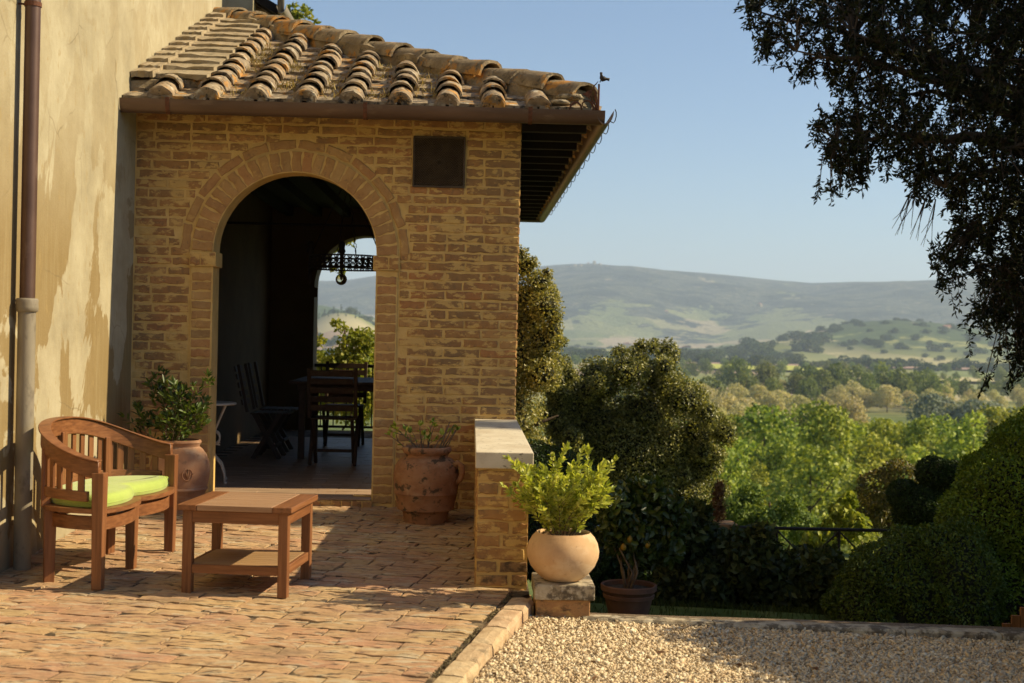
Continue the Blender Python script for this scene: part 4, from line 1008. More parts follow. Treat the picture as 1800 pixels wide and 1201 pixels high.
# kerb of long bricks along the edge of the terrace
kb = thing('terrace_kerb', tuple(uvp(.1, -.8)+Vector((0,0,-.15))), 'row of long worn kerb bricks edging the brick terrace beside the gravel', 'kerb')
v = .12
while v > -3.2:
    L = random.uniform(.24, .42); rs = random.random(); mb = MB(); n = 6
    vs = []
    for k in range(n+1):
        vv = v-.006-(L-.012)*k/n; e = .006 if k in (0, n) else 0
        for (u, dz) in ((.035+random.uniform(-.006, .006), -.30), (.035+random.uniform(-.008, .008), -.012-e), (.05, .004-e), (.10, .007-e+random.uniform(-.003, .003)), (.145+random.uniform(-.005, .005), .002-e), (.158+random.uniform(-.012, .008), -.018-e), (.165, -.30)):
            p = uvp(u, vv); vs.append((p.x, p.y, gt(p.x, p.y)+dz))
    fs = [(i*7+k, i*7+k+1, i*7+k+8, i*7+k+7) for i in range(n) for k in range(6)]+[tuple(range(7)), tuple(reversed(range(n*7, n*7+7)))]
    mb.add(vs, fs); mb.build('kerb_brick', M['kerb'], kb); v -= L
gp = []; gd_ = []
for _ in range(1300):                          # moss, grit and weeds in the joint behind the kerb
    v_ = random.uniform(-2.6, .2)
    if mnoise.noise(Vector((v_*5, 0, 0))) < -.12: continue
    p = uvp(random.gauss(.021, .006), v_); gp.append((p.x, p.y, gt(p.x, p.y)-.013+random.uniform(0, .008))); gd_.append((random.gauss(0, .7), random.gauss(0, .7), .6))
mo = leaf_obj('joint_moss', gp, gd_, np.array([random.uniform(.006, .018) for _ in gp]), .008, M['moss'], None, shape=4); tag(mo, 'dark moss and grit in the joint between the kerb and the bricks', kind='stuff')

# ------------------------------------------------------------------ gravel
mb = MB(); gx0 = -.6
gpoly = []
nx = 40; ny = 60; vs = []
for j in range(ny+1):
    for i in range(nx+1):
        y = -9.0+(7.2+9.0)*j/ny; x = -1.5+(9+1.5)*i/nx; vs.append((x, y, gg(x, y)-.008+.004*mnoise.noise(Vector((x*3, y*3, 0)))))
mb.add(vs, [(j*(nx+1)+i, j*(nx+1)+i+1, (j+1)*(nx+1)+i+1, (j+1)*(nx+1)+i) for j in range(ny) for i in range(nx)])
tag(mb.build('gravel_bed', M['gravel_base'], recalc=False), 'bed of pale gravel in front of the low wall', kind='structure')
def pebbles(n, y0, y1, x1):
    iv = np.array([(x, y, z) for x in (-.7, .7) for y in (-.7, .7) for z in (-.7, .7)]); fi = np.array([[0,1,3,2],[4,6,7,5],[0,4,5,1],[2,3,7,6],[0,2,6,4],[1,5,7,3]])
    xs_ = []; 
    y = y0+(y1-y0)*rng.random(n*2)**1.1; x = rng.uniform(-.6, x1, n*2)
    xk = KA.x+(y-7.05)*(kv.x/kv.y)+.17
    ok = (x > xk) & (x < y*.44+.1); x = x[ok][:n]; y = y[ok][:n]; n = len(x)
    s_ = np.clip(rng.lognormal(-5.45, .45, n), .0024, .014)
    sc = np.stack([s_*rng.uniform(.8, 1.5, n), s_*rng.uniform(.7, 1.2, n), s_*rng.uniform(.5, .9, n)], 1)
    Vv = iv[None]*(1+rng.uniform(-.38, .30, (n, len(iv), 3)))*sc[:, None, :]
    th = rng.uniform(0, 6.283, n); ct, st = np.cos(th)[:, None], np.sin(th)[:, None]; tl = rng.normal(0, .5, n)[:, None]
    Xr = Vv[:,:,0]*ct-Vv[:,:,1]*st; Yr = Vv[:,:,0]*st+Vv[:,:,1]*ct; Zr = Vv[:,:,2]+Xr*tl
    z = -.162-.018*(x-.6)-.004*(7-y)+rng.uniform(-.006, .004, n)+sc[:,2]*.3
    Vv = np.stack([Xr+x[:, None], Yr+y[:, None], Zr+z[:, None]], 2).reshape(-1, 3)
    Fc = (fi[None]+(np.arange(n)*len(iv))[:, None, None]).reshape(-1, 4)
    return npmesh('gravel', Vv, Fc, np.repeat(rng.random(n), len(iv)), M['pebble'])
tag(link('gravel', pebbles(85000, 5.2, 7.02, 3.4)), 'pale crushed gravel, sunlit on the left and shaded on the right', kind='stuff')
# stone border between gravel and lawn
bd = thing('stone_border', (1.7, 6.95, -.2), 'long low border of old stone blocks between the gravel and the garden', 'border')
bx = [.60]+[P(px, 1100, 6.93).x for px in (1255, 1410, 1582, 1745)]+[3.3, 4.1, 5.0]
for i in range(len(bx)-1):
    mb = MB(); n = 10; vs = []; x0, x1_ = bx[i]+.003, bx[i+1]-.003
    for k in range(n+1):
        x = x0+(x1_-x0)*k/n; yb = 7.0-.07*(x-.6); zt = -.148-.006*(x-.6)+random.uniform(-.003, .003)-(.004 if k in (0, n) else 0)
        for (dy, dz) in ((-.055, -.25), (-.055+random.uniform(-.004, .004), -.012), (-.045, 0), (.045, .001), (.055, -.012), (.055, -.7)): vs.append((x, yb+dy, zt+dz))
    mb.add(vs, [(a*6+k, a*6+k+1, a*6+k+7, a*6+k+6) for a in range(n) for k in range(5)]+[tuple(range(6)), tuple(reversed(range(n*6, n*6+6)))])
    mb.build('border_stone', M['old_stone'], bd)
# ------------------------------------------------------------------ low wall, its cap, the pedestal
lw = thing('low_wall', (.19, 8.7, -.1), 'low brick wall with pale travertine cap running up to the loggia corner', 'wall')
mb = MB(); mb.b2(.052, .328, 7.375, YF-.003, -.6, .567); wb = mb.build('wall_core', M['mortar'], lw)
mb = MB(); mb.b2(.036, .349, 7.34, YF-.008, .568, .657); mb.build('cap', M['travertine'], lw, bevel=.005, seg=2)
for r_ in range(11):
    z = .562-CH*(r_+.5)
    a = .115+random.uniform(-.01, .01); L0 = .255
    if r_ % 3 == 0: segs = [(.052, .315)]
    elif r_ % 2: segs = [(.052, .052+a), (.052+a+.016, .328)]
    else: segs = [(.052, .16+a-.05), (.18+a-.05, .328)]
    for s0, s1 in segs: brick_piece(wb, (s0+s1)/2, z, 7.375, s1-s0-.004, CH-.014, .006, lib=BD if r_ > 6 else BR)
    y = 7.385+(.13 if r_ % 2 else 0)
    while y < YF-.3:
        brick_piece(wb, .052, z, y+.125, .25, CH-.015, .005, face='left', name='side_brick'); y += .27
for r_ in range(2):                            # brick stub between wall and pedestal
    pass
sb = thing('brick_stub', (.26, 7.15, -.3), 'short dark brick foot between the low wall and the pedestal', 'wall')
mb = MB(); mb.b2(.20, .352, 7.07, 7.37, -.5, -.115); s1_ = mb.build('stub_core', M['mortar'], sb)
for r_, (s0, s1) in enumerate(((.20, .345), (.20, .35), (.20, .35))):
    brick_piece(s1_, (s0+s1)/2, -.15-CH*r_, 7.07, s1-s0, CH-.012, .006, lib=BD)
pd = thing('pedestal', (.5, 7.14, -.17), 'square stone pedestal blackened by lichen under the round clay pot', 'pedestal')
mb = MB(); mb.b2(.352, .662, 6.985, 7.36, -.066, .012); mb.build('top_slab', M['old_stone'], pd, bevel=.006, seg=2)
mb = MB(); mb.b2(.362, .640, 7.005, 7.35, -.5, -.067); mb.build('base_block', M['brick_dark'], pd, bevel=.004)

# ------------------------------------------------------------------ bench
bc = Vector((-1.825, 7.60, 0)); ang = R(6.7)
bw_ = Vector((math.sin(ang), math.cos(ang), 0)); bn_ = Vector((-math.cos(ang), math.sin(ang), 0))   # along, and towards the wall
gb = gt(bc.x, bc.y)-.012
A_L, B_L = .550, .45
bn = thing('garden_bench', (bc.x, bc.y, gb), 'curved teak garden bench with slatted back and lime green cushion', 'bench')
def bp(s_, t_, z): p = bc+bw_*s_+bn_*t_; return Vector((p.x, p.y, gb+z))
def back(th, off=0.0):
    c_, s_ = math.cos(th), math.sin(th)
    e = .80
    return (-(A_L+off)*math.copysign(abs(c_)**e, c_), (B_L+off)*abs(s_)**e)
def front(s_, off=0.0):
    q_ = min(1, abs(s_)/A_L); b_ = .065*math.sin(math.pi*min(1, q_))**.7 if q_ < 1 else 0
    return -b_-off
def rail_z(th): return .655+.175*math.sin(th)**1.15
NT = 40
ths = [math.pi*i/NT for i in range(NT+1)]
def arc_rail(name, ztop, hgt, thick, t0=0, t1=NT, off=0.0, mat='wood_c', parent=None):
    vs = []; fs = []
    for i in range(t0, t1+1):
        a = back(ths[i], off-thick/2); b_ = back(ths[i], off+thick/2); zt = ztop(ths[i])
        vs += [bp(*a, zt-hgt), bp(*a, zt), bp(*b_, zt), bp(*b_, zt-hgt)]
    n = t1-t0
    for i in range(n):
        for k in range(4): fs.append((i*4+k, i*4+(k+1) % 4, (i+1)*4+(k+1) % 4, (i+1)*4+k))
    fs += [(0,1,2,3), (n*4+3, n*4+2, n*4+1, n*4)]
    mb = MB(); mb.add(vs, fs); return mb.build(name, M[mat], parent or bn, bevel=.003, smooth=True, auto=R(40))
arc_rail('top_rail', lambda t: rail_z(t), .088, .036)
arc_rail('top_cap', lambda t: rail_z(t)+.010, .0095, .062)
arc_rail('lower_rail', lambda t: .50+.015*math.sin(t), .052, .026, 1, NT-1)
arc_rail('back_apron', lambda t: .372, .072, .022, 0, NT, -.03)
def seat_outline(off, n=26):
    pts = [back(math.pi*i/(2*n), off) for i in range(2*n+1)]
    pts += [(A_L-2*A_L*i/n+(0), front(A_L-2*A_L*i/n, off)) for i in range(1, n)]
    return pts
def slab(name, off, z0, z1, mat, parent, bevel=.004, seg=1, inner=None, smooth=True):
    pts = seat_outline(off); n = len(pts); mb = MB()
    lo = [bp(a, b_, z0) for a, b_ in pts]; hi = [bp(a, b_, z1) for a, b_ in pts]
    cl = bp(0, .17, z0); ch = bp(0, .17, z1)
    mb.add(lo+hi+[cl, ch], [(i, (i+1) % n, n+(i+1) % n, n+i) for i in range(n)]+[((i+1) % n, i, 2*n) for i in range(n)]+[(n+i, n+(i+1) % n, 2*n+1) for i in range(n)])
    return mb.build(name, mat, parent, smooth=smooth, auto=R(40))
slab('seat_rim', .012, .388, .412, M['wood_c'], bn)
mb = MB(); pts = [(A_L-.02-2*(A_L-.02)*i/30, front((A_L-.02)-2*(A_L-.02)*i/30)+.018) for i in range(31)]
vs = []; fs = []
for (a, b_) in pts: vs += [bp(a, b_, .300), bp(a, b_, .368), bp(a, b_+.022, .368), bp(a, b_+.022, .300)]
for i in range(30):
    for k in range(4): fs.append((i*4+k, i*4+(k+1) % 4, (i+1)*4+(k+1) % 4, (i+1)*4+k))
mb.add(vs, fs+[(0,1,2,3), (123,122,121,120)]); mb.build('front_apron', M['wood_c'], bn, smooth=True, auto=R(40))
for th in [math.pi*k/21 for k in range(1, 21)]:  # slats of the back
    if abs(th-math.pi/2) < .06: continue
    a, b_ = back(th); a2, b2_ = back(th+.02)
    rot = math.atan2((bw_*(a2-a)+bn_*(b2_-b_)).y, (bw_*(a2-a)+bn_*(b2_-b_)).x)
    zt = rail_z(th)-.08; z0 = .49; p = bp(a, b_, 0); mb = MB()
    mb.box((p.x, p.y, gb+(zt+z0)/2), (.036, .013, zt-z0), rot); mb.build('slat', M['wood_z'], bn, bevel=.0015)
def post(name, a, b_, z0, z1, w0, w1, rot, parent=bn, M_=None, taper_dir=None):
    p = bp(a, b_, 0); mb = MB(); mb.box((p.x, p.y, gb+(z0+z1)/2), (w1, w1*1.05, z1-z0), rot, taper=w0/w1); return mb.build(name, M['wood_z'], parent, bevel=.003)
rb = math.atan2(bw_.y, bw_.x)
post('leg', -A_L+.004, .0, 0, .60, .050, .062, rb); post('leg', A_L-.004, .0, 0, .60, .050, .062, rb)
post('leg', 0, .03, 0, .385, .046, .058, rb)
for th in (math.pi*.255, math.pi*.745):
    a, b_ = back(th); post('leg', a, b_-.025, 0, .40, .050, .062, rb+(.5 if th < 1.5 else -.5))
    post('back_post', a, b_, .40, rail_z(th)-.07, .044, .044, rb+(.5 if th < 1.5 else -.5))
a, b_ = back(math.pi/2); post('back_post', a, b_, .40, rail_z(math.pi/2)-.07, .06, .06, rb)
# cushion with a soft rolled edge
pts0 = seat_outline(-.032, 30); n = len(pts0); mb = MB(); lay = [(-.006, .002), (.002, .014), (.003, .034), (-.006, .052), (-.020, .062), (-.045, .067)]
cx_ = (0, .16)
for off, z in lay:
    for (a, b_) in pts0:
        da, db = a-cx_[0], b_-cx_[1]; l_ = math.hypot(da, db); mb.v.append(tuple(bp(a+da/l_*off, b_+db/l_*off, .412+z)))
for r_ in range(len(lay)-1):
    for i in range(n): mb.f.append((r_*n+i, r_*n+(i+1) % n, (r_+1)*n+(i+1) % n, (r_+1)*n+i))
base = (len(lay)-1)*n
for ring in (.66, .33):
    st_ = len(mb.v)
    for (a, b_) in pts0: mb.v.append(tuple(bp(cx_[0]+(a-cx_[0])*ring, cx_[1]+(b_-cx_[1])*ring, .412+.070+.003*math.sin(a*9))))
    for i in range(n): mb.f.append((base+i, base+(i+1) % n, st_+(i+1) % n, st_+i))
    base = st_
mb.v.append(tuple(bp(*cx_, .412+.072))); ci = len(mb.v)-1
for i in range(n): mb.f.append((base+i, base+(i+1) % n, ci))
cu = mb.build('cushion', M['cushion'], None, smooth=True); tag(cu, 'lime green kidney shaped cushion lying on the teak bench', 'cushion')

for z_ in (.433,):
    mb = MB(); pp = []
    for (a, b_) in pts0+[pts0[0]]:
        da, db = a-cx_[0], b_-cx_[1]; l_ = math.hypot(da, db); pp.append(bp(a+da/l_*.001, b_+db/l_*.001, z_))
    WL[cu.name] = Vector((0,0,0)); mb.tube(pp, .0030, 6, False); mb.build('piping', M['cushion'], cu, smooth=True)
# ------------------------------------------------------------------ coffee table
tc = Vector((-1.155, 7.28)); ty = R(-6.5); g0 = gt(tc.x, tc.y)-.012
tt = thing('coffee_table', (tc.x, tc.y, g0), 'square low teak table with slatted top and lower shelf beside the bench', 'table')
TM = Matrix.Translation((tc.x, tc.y, g0)) @ Matrix.Rotation(ty, 4, 'Z')
def tb(name, x0, x1, y0, y1, z0, z1, mat, bevel=.0025):
    me_mb = MB(); me_mb.b2(x0, x1, y0, y1, z0, z1); o_ = me_mb.build(name, M[mat], None, bevel=bevel); o_.parent = tt; o_.matrix_local = Matrix.Rotation(ty, 4, 'Z'); return o_
S = .298
tb('end_board', -S, -S+.10, -S, S, .436, .466, 'wood_y'); tb('end_board', S-.10, S, -S, S, .436, .466, 'wood_y')
for k in range(7):
    y0 = -S+k*(2*S)/7; tb('slat', -S+.102, S-.102, y0+.002, y0+2*S/7-.002, .437, .466, 'wood_top', .002)
for sx in (-1, 1):
    for sy in (-1, 1):
        x, y = sx*.250, sy*.250; tb('leg', x-.025, x+.025, y-.025, y+.025, 0, .4355, 'wood_z')
tb('apron', -.226, .226, -.272, -.250, .372, .4352, 'wood_x'); tb('apron', -.226, .226, .250, .272, .372, .4352, 'wood_x')
tb('apron', -.272, -.250, -.226, .226, .372, .4352, 'wood_y'); tb('apron', .250, .272, -.226, .226, .372, .4352, 'wood_y')
tb('shelf_rail', -.226, .226, -.268, -.246, .112, .158, 'wood_x'); tb('shelf_rail', -.226, .226, .246, .268, .112, .158, 'wood_x')
tb('shelf_rail', -.268, -.246, -.226, .226, .112, .158, 'wood_y'); tb('shelf_rail', .246, .268, -.226, .226, .112, .158, 'wood_y')
for k in range(8):
    y0 = -.245+k*.49/8; tb('shelf_slat', -.245, .245, y0+.0015, y0+.49/8-.0015, .142, .159, 'wood_shelf', .0015)

# ------------------------------------------------------------------ clay pots
def pot(name, loc, prof, mat, label, seg=44, extra=None, soil=None):
    t_ = thing(name, loc, label, 'pot'); mb = MB(); mb.lathe(prof, seg, Matrix.Translation(loc)); body = mb.build('body', mat, t_, smooth=True, auto=R(45))
    if soil: mb = MB(); mb.lathe([(0, soil[1]+.01), (soil[0]*.6, soil[1]+.008), (soil[0], soil[1])], 20, Matrix.Translation(loc)); mb.build('soil', M['soil'], t_, smooth=True)
    return t_
rp = (.503, 7.135, .013)
pot('round_pot', rp, [(0, 0), (.085, 0), (.098, .006), (.135, .035), (.168, .075), (.187, .122), (.190, .155), (.181, .195), (.163, .228), (.146, .246), (.142, .252), (.138, .250), (.134, .238), (.15, .21), (.17, .15), (.1, .03)], M['clay_light'],
    'smooth round pale clay pot standing in the sun on the stone pedestal', soil=(.145, .215))
# tall jar at the right of the doorway
jr = P(748, 900, 9.52); jx, jy = jr.x, 9.52; jz = gt(jx, jy)-.006; k_ = 1.06
jprof = [(0, 0), (.148, 0), (.152, .02), (.160, .07), (.172, .085), (.196, .092), (.198, .102), (.196, .112), (.208, .16), (.217, .20), (.222, .203), (.222, .212), (.219, .216), (.230, .30), (.229, .345), (.219, .39), (.198, .425), (.165, .448), (.150, .455), (.148, .47),
         (.160, .482), (.170, .495), (.173, .51), (.166, .523), (.152, .527), (.145, .515), (.14, .47), (.19, .40), (.19, .2)]
j1 = pot('clay_jar', (jx, jy, jz), jprof, M['clay_old'], 'tall stained clay jar with lug handles, right of the doorway', soil=(.16, .44))
for th in (-.4, R(110)):
    mb = MB(); c_, s_ = math.cos(th), math.sin(th); d = Vector((c_, s_, 0)); o_ = Vector((jx, jy, jz))
    mb.tube([o_+d*.20+Vector((0,0,.40)), o_+d*.238+Vector((0,0,.425)), o_+d*.268+Vector((0,0,.405)), o_+d*.272+Vector((0,0,.36)), o_+d*.258+Vector((0,0,.31)), o_+d*.225+Vector((0,0,.285))], [.02, .021, .02, .019, .019, .017], 10)
    mb.build('handle', M['clay_old'], j1, smooth=True)
lp_ = P(316, 895, 9.62); lx, ly = lp_.x, 9.60; lz = gt(lx, ly)-.006
j2 = pot('clay_jar', (lx, ly, lz), [(0, 0), (.125, 0), (.13, .02), (.135, .07), (.158, .10), (.185, .165), (.193, .17), (.193, .18), (.188, .185), (.202, .25), (.207, .30), (.200, .36), (.180, .41), (.150, .45), (.130, .465), (.135, .48), (.145, .495), (.14, .51), (.128, .512), (.12, .47), (.16, .4)], M['clay_rose'],
    'rosy clay jar with a round stamped emblem, left of the doorway behind the bench', soil=(.14, .45))
mb = MB(); cth = R(-64); ce = Vector((lx, ly, lz+.285))
def onjar(u, v):                               # point on the belly
    a = cth+u/.205; r_ = .2085-(v-.01)**2*1.2; return (lx+r_*math.cos(a), ly+r_*math.sin(a), lz+.285+v)
mb.tube([onjar(.036*math.cos(a), .040*math.sin(a)) for a in [k*.35 for k in range(19)]], .003, 5)
for s_ in range(7):
    mb.tube([onjar(0, -.03), onjar(.012*math.cos(s_*.9), .0+.01*s_-.02), onjar(.024*math.cos(s_*.9+.4), .02*math.sin(s_*.9+.4))], .0028, 5)
mb.build('stamped_emblem', M['clay_rose'], j2, smooth=True)

# ------------------------------------------------------------------ potted plants
def bush(name, loc, label, cat, nst, hgt, spread, leafL, leafW, leafmat_, lean=(0, 0), sub=3, perleaf=.018, stemr=.004, curve=.35, bare=.25, group=None, up=.7, rz=0, seedv=1, twist=2, pair=1):
    rs = random.Random(seedv); t_ = thing(name, loc, label, cat, group); mb = MB(); lpz = []; ldr = []; o_ = Vector(loc)
    def stem(p, d, L, r_, lvl):
        n = max(4, int(L/.035)); pts = [p.copy()]; dd = d.copy()
        for i in range(n):
            dd = (dd+Vector((rs.gauss(0, .10), rs.gauss(0, .10), rs.gauss(0, .06)+.02*up))).normalized(); pts.append(pts[-1]+dd*L/n)
        mb.tube(pts, [r_*(1-.75*i/n) for i in range(n+1)], 4, False)
        tot = 0; k = 0
        while tot < L:
            f = tot/L
            if f > bare*(1 if lvl == 0 else .2):
                i = min(n-1, int(f*n)); q_ = pts[i].lerp(pts[i+1], f*n-i); ax = (pts[i+1]-pts[i]).normalized()
                a = k*2.4+rs.random()*.5; side = ax.orthogonal().normalized(); side = Matrix.Rotation(a, 3, ax) @ side
                lpz.append(q_); ldr.append((side*1.0+ax*(.7+.5*rs.random())+Vector((0,0,.25)))); k += 1
                if pair: lpz.append(q_); ldr.append((side*-1.0+ax*(.7+.5*rs.random())+Vector((0,0,.25))))
            tot += perleaf*rs.uniform(.7, 1.3)
        for _ in range(4): lpz.append(pts[-1]); ldr.append(dd+Vector((rs.gauss(0, .5), rs.gauss(0, .5), rs.gauss(.2, .4))))
        if lvl < twist:
            for j in range(sub):
                f = rs.uniform(.3, .9); i = min(n-1, int(f*n)); ax = (pts[i+1]-pts[i]).normalized()
                side = Matrix.Rotation(rs.random()*6.28, 3, ax) @ ax.orthogonal().normalized()
                stem(pts[i], (ax*.9+side*.75+Vector((0,0,.15))).normalized(), L*rs.uniform(.3, .5), r_*.6, lvl+1)
    for i in range(nst):
        a = rs.random()*6.283; e = rs.random()**.6*spread
        d = Vector((math.cos(a)*e+lean[0], math.sin(a)*e+lean[1], 1)).normalized()
        stem(o_+Vector((math.cos(a)*e*.05, math.sin(a)*e*.05, 0)), d, hgt*rs.uniform(.65, 1.0), stemr, 0)
    mb.build('stems', M['twig'], t_, recalc=False)
    n = len(lpz); lo = leaf_obj('leaves', [tuple(q_) for q_ in lpz], [tuple(q_) for q_ in ldr], leafL*(.65+.6*rng.random(n)), leafW, leafmat_, t_, nrm=np.tile([0, 0, 1.0], (n, 1))+rng.normal(0, .5, (n, 3)))
    tag(lo, kind='stuff'); return t_
bush('potted_shrub', (rp[0], rp[1], .235), 'sunlit light green leafy shrub growing in the round pale pot', 'plant', 24, .44, 1.05, .038, .018, L_['shrub'], lean=(.0, 0), sub=4, perleaf=.017, stemr=.0032, bare=.10, up=.9, seedv=5, twist=1)
bush('potted_citrus', (jx, jy, jz+.44), 'sparse citrus plant with bare pruned twigs in the stained clay jar', 'plant', 9, .34, 1.2, .045, .022, L_['grove'], sub=1, perleaf=.055, stemr=.007, bare=.45, up=.4, seedv=9, twist=1, pair=0)
mb = MB(); o_ = Vector((jx+.06, jy, jz+.44))
for (dx, dz) in ((.10, .26), (.13, .24), (.08, .22), (.15, .21)): mb.tube([o_, o_+Vector((dx*.5, 0, dz*.5)), o_+Vector((dx*.95, .01, dz))], [.007, .005, .0035], 5)
mb.build('pruned_twigs', M['twig'], bpy.data.objects['potted_citrus'])
bush('leafy_plant', (lx-.07, ly, lz+.44), 'bushy dark green plant in the rosy brown jar behind the bench', 'plant', 15, .52, .85, .052, .020, L_['box2'], sub=3, perleaf=.040, stemr=.005, bare=.12, up=.7, seedv=3, twist=2)

# ------------------------------------------------------------------ inside the loggia
def ft(name, loc, rot, parts, label, cat, group=None, mat='dark_wood'):
    t_ = thing(name, loc, label, cat, group); t_.rotation_euler.z = rot
    for nm, boxes in parts:
        for bx_ in boxes:
            mb = MB(); (c_, d_, *r_) = bx_; mm = Matrix.Translation(c_) @ (Matrix.Rotation(r_[0], 4, 'X') if r_ else Matrix.Identity(4)); mb.box((0,0,0), d_, 0, mm)
            o2 = mb.build(nm, M[mat], None, bevel=.003); o2.parent = t_
    return t_
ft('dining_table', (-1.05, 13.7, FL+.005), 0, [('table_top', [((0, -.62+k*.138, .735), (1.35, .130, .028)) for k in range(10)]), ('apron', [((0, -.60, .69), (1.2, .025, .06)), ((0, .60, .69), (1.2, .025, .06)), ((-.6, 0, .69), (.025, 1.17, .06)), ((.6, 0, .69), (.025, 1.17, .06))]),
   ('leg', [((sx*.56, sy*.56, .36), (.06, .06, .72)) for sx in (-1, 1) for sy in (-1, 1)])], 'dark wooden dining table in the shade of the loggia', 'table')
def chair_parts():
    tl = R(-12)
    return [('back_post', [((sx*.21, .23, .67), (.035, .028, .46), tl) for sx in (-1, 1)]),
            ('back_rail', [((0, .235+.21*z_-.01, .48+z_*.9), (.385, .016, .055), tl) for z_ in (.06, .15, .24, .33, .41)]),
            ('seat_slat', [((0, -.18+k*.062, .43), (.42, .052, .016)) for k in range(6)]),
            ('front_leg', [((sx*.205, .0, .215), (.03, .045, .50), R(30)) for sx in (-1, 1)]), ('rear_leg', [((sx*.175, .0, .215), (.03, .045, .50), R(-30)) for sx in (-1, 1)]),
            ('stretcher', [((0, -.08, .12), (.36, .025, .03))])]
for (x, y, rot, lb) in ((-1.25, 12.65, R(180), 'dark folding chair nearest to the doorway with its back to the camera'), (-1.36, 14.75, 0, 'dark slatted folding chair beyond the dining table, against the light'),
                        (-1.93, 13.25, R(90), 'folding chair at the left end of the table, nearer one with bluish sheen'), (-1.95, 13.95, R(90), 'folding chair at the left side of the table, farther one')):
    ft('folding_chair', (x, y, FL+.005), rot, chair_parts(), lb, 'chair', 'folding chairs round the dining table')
# wrought iron side table behind the left jamb
st_ = thing('iron_table', (-2.12, 11.05, FL), 'pale wrought iron side table with scrolled legs, half hidden by the left jamb', 'table')
mb = MB(); mb.lathe([(0, .628), (.235, .628), (.24, .634), (.235, .645), (0, .645)], 32, Matrix.Translation((-2.12, 11.05, FL))); mb.build('top', M['white_iron'], st_, smooth=True, auto=R(40))
for k in range(4):
    a = R(-35)+k*R(90); T = Matrix.Translation((-2.12, 11.05, FL)) @ Matrix.Rotation(a, 4, 'Z'); mb = MB()
    mb.tube([(.225, 0, .64), (.20, 0, .60), (.155, 0, .52), (.10, 0, .42), (.06, 0, .36), (.05, 0, .33), (.07, 0, .25), (.12, 0, .20), (.18, 0, .15), (.215, 0, .08), (.222, 0, .012)], .009, 8, M=T)
    mb.tube([(.06+.05+.048*math.cos(t_), 0, .36+.048*math.sin(t_)) for t_ in [R(200)-k2*R(24) for k2 in range(15)]], .007, 6, M=T)
    mb.tube([(.06, 0, .34), (.10, 0, .315), (.16, 0, .31)], .006, 6, M=T)
    mb.tube([(.232, 0, .003), (.222, 0, .02)], .015, 8, M=T); mb.build('leg', M['white_iron'], st_, smooth=True)
# chandelier
cz = P(602, 462, 12.4); ccx = cz.x+.035; ccz = cz.z
ch = thing('chandelier', (ccx, 12.4, ccz), 'black wrought iron ring chandelier hanging on chains in the archway', 'chandelier')
rr = .325; hb_ = .062; mb = MB()
for dz in (-hb_, hb_-.012, -.006):
    mb.tube([(ccx+rr*math.cos(a), 12.4+rr*math.sin(a), ccz+dz+.006) for a in [2*math.pi*k/48 for k in range(49)]], .008 if dz != -.006 else .003, 6, False)
ring = mb.build('ring', M['iron'], ch, recalc=False)
mb = MB()
for k in range(34):
    a0 = 2*math.pi*k/34
    def rp_(u, v): a = a0+u/rr; return (ccx+rr*math.cos(a), 12.4+rr*math.sin(a), ccz+v)
    mb.tube([rp_(.020*math.cos(t_), .020*math.sin(t_)) for t_ in [2*math.pi*q_/10 for q_ in range(11)]], .0065, 4, False)
    for sg in (-1, 1): mb.tube([rp_(.018*math.cos(t_)+.030, sg*(.055-.026*math.sin(t_))) for t_ in [math.pi*q_/6 for q_ in range(7)]], .006, 4, False)
    mb.tube([rp_(.03, -.05), rp_(.03, .05)], .0045, 4, False)
mb.build('fretwork', M['iron'], ring, recalc=False)
apex = Vector((ccx, 12.4, 2.70))
for k in range(4):
    a = R(20)+k*R(90); e = Vector((ccx+rr*math.cos(a), 12.4+rr*math.sin(a), ccz+hb_)); mb = MB(); n = 15
    for i in range(n):
        p0 = e.lerp(apex, i/n); p1 = e.lerp(apex, (i+1.12)/n); d = (p1-p0); sd_ = d.cross(Vector((0,0,1)) if i % 2 else Vector((1, .3, 0))).normalized()*.011
        mb.tube([p0, p0+d*.25+sd_, p0+d*.75+sd_, p1, p0+d*.75-sd_, p0+d*.25-sd_, p0], .0035, 4, False)
    mb.build('chain', M['iron'], ch, recalc=False)
mb = MB(); mb.tube([apex, (apex.x, apex.y, 2.80)], .012, 6); mb.tube([(ccx-rr, 12.4, ccz-.03), (ccx+rr, 12.4, ccz-.03)], .007, 6); mb.build('hanger', M['iron'], ch)
m, t, b, o = nodes('bulb_glass'); b.inputs['Base Color'].default_value = (.9, .78, .5, 1); b.inputs['Transmission Weight'].default_value = .95; b.inputs['Roughness'].default_value = .05; b.inputs['IOR'].default_value = 1.12; M['bulb'] = m
for (dx, dy) in ((-.033, -.10), (-rr, 0), (rr, 0)):
    x, y = ccx+dx, 12.4+dy; up_ = 1
    mb = MB(); mb.lathe([(0, .19), (.022, .185), (.030, .16), (.026, .12), (.034, .10), (.018, .06), (.018, -.05), (.012, -.07)], 12, Matrix.Translation((x, y, ccz))); lh = mb.build('lamp_holder', M['iron'], ch, smooth=True)
    if dx == -.033:
        mb = MB(); mb.tube([(x, y, ccz-.05), (x, y, ccz-.115)], .011, 8); mb.lathe([(0, -.165), (.006, -.16), (.018, -.12), (.018, -.11), (0, -.11)], 10, Matrix.Translation((x, y, ccz))); mb.build('socket', M['iron'], lh, smooth=True)
        mb = MB(); mb.lathe([(0, -.052), (.02, -.048), (.037, -.037), (.048, -.018), (.052, 0), (.048, .02), (.037, .037), (.02, .048), (0, .052)], 20, Matrix.Translation((x, y, ccz-.155))); mb.build('bulb', M['bulb'], lh, smooth=True)
    else:
        mb = MB(); mb.tube([(x, y, ccz-.06), (x, y, ccz-.16), (x, y, ccz-.20)], [.018, .014, .004], 8); mb.build('drop', M['iron'], lh, smooth=True)
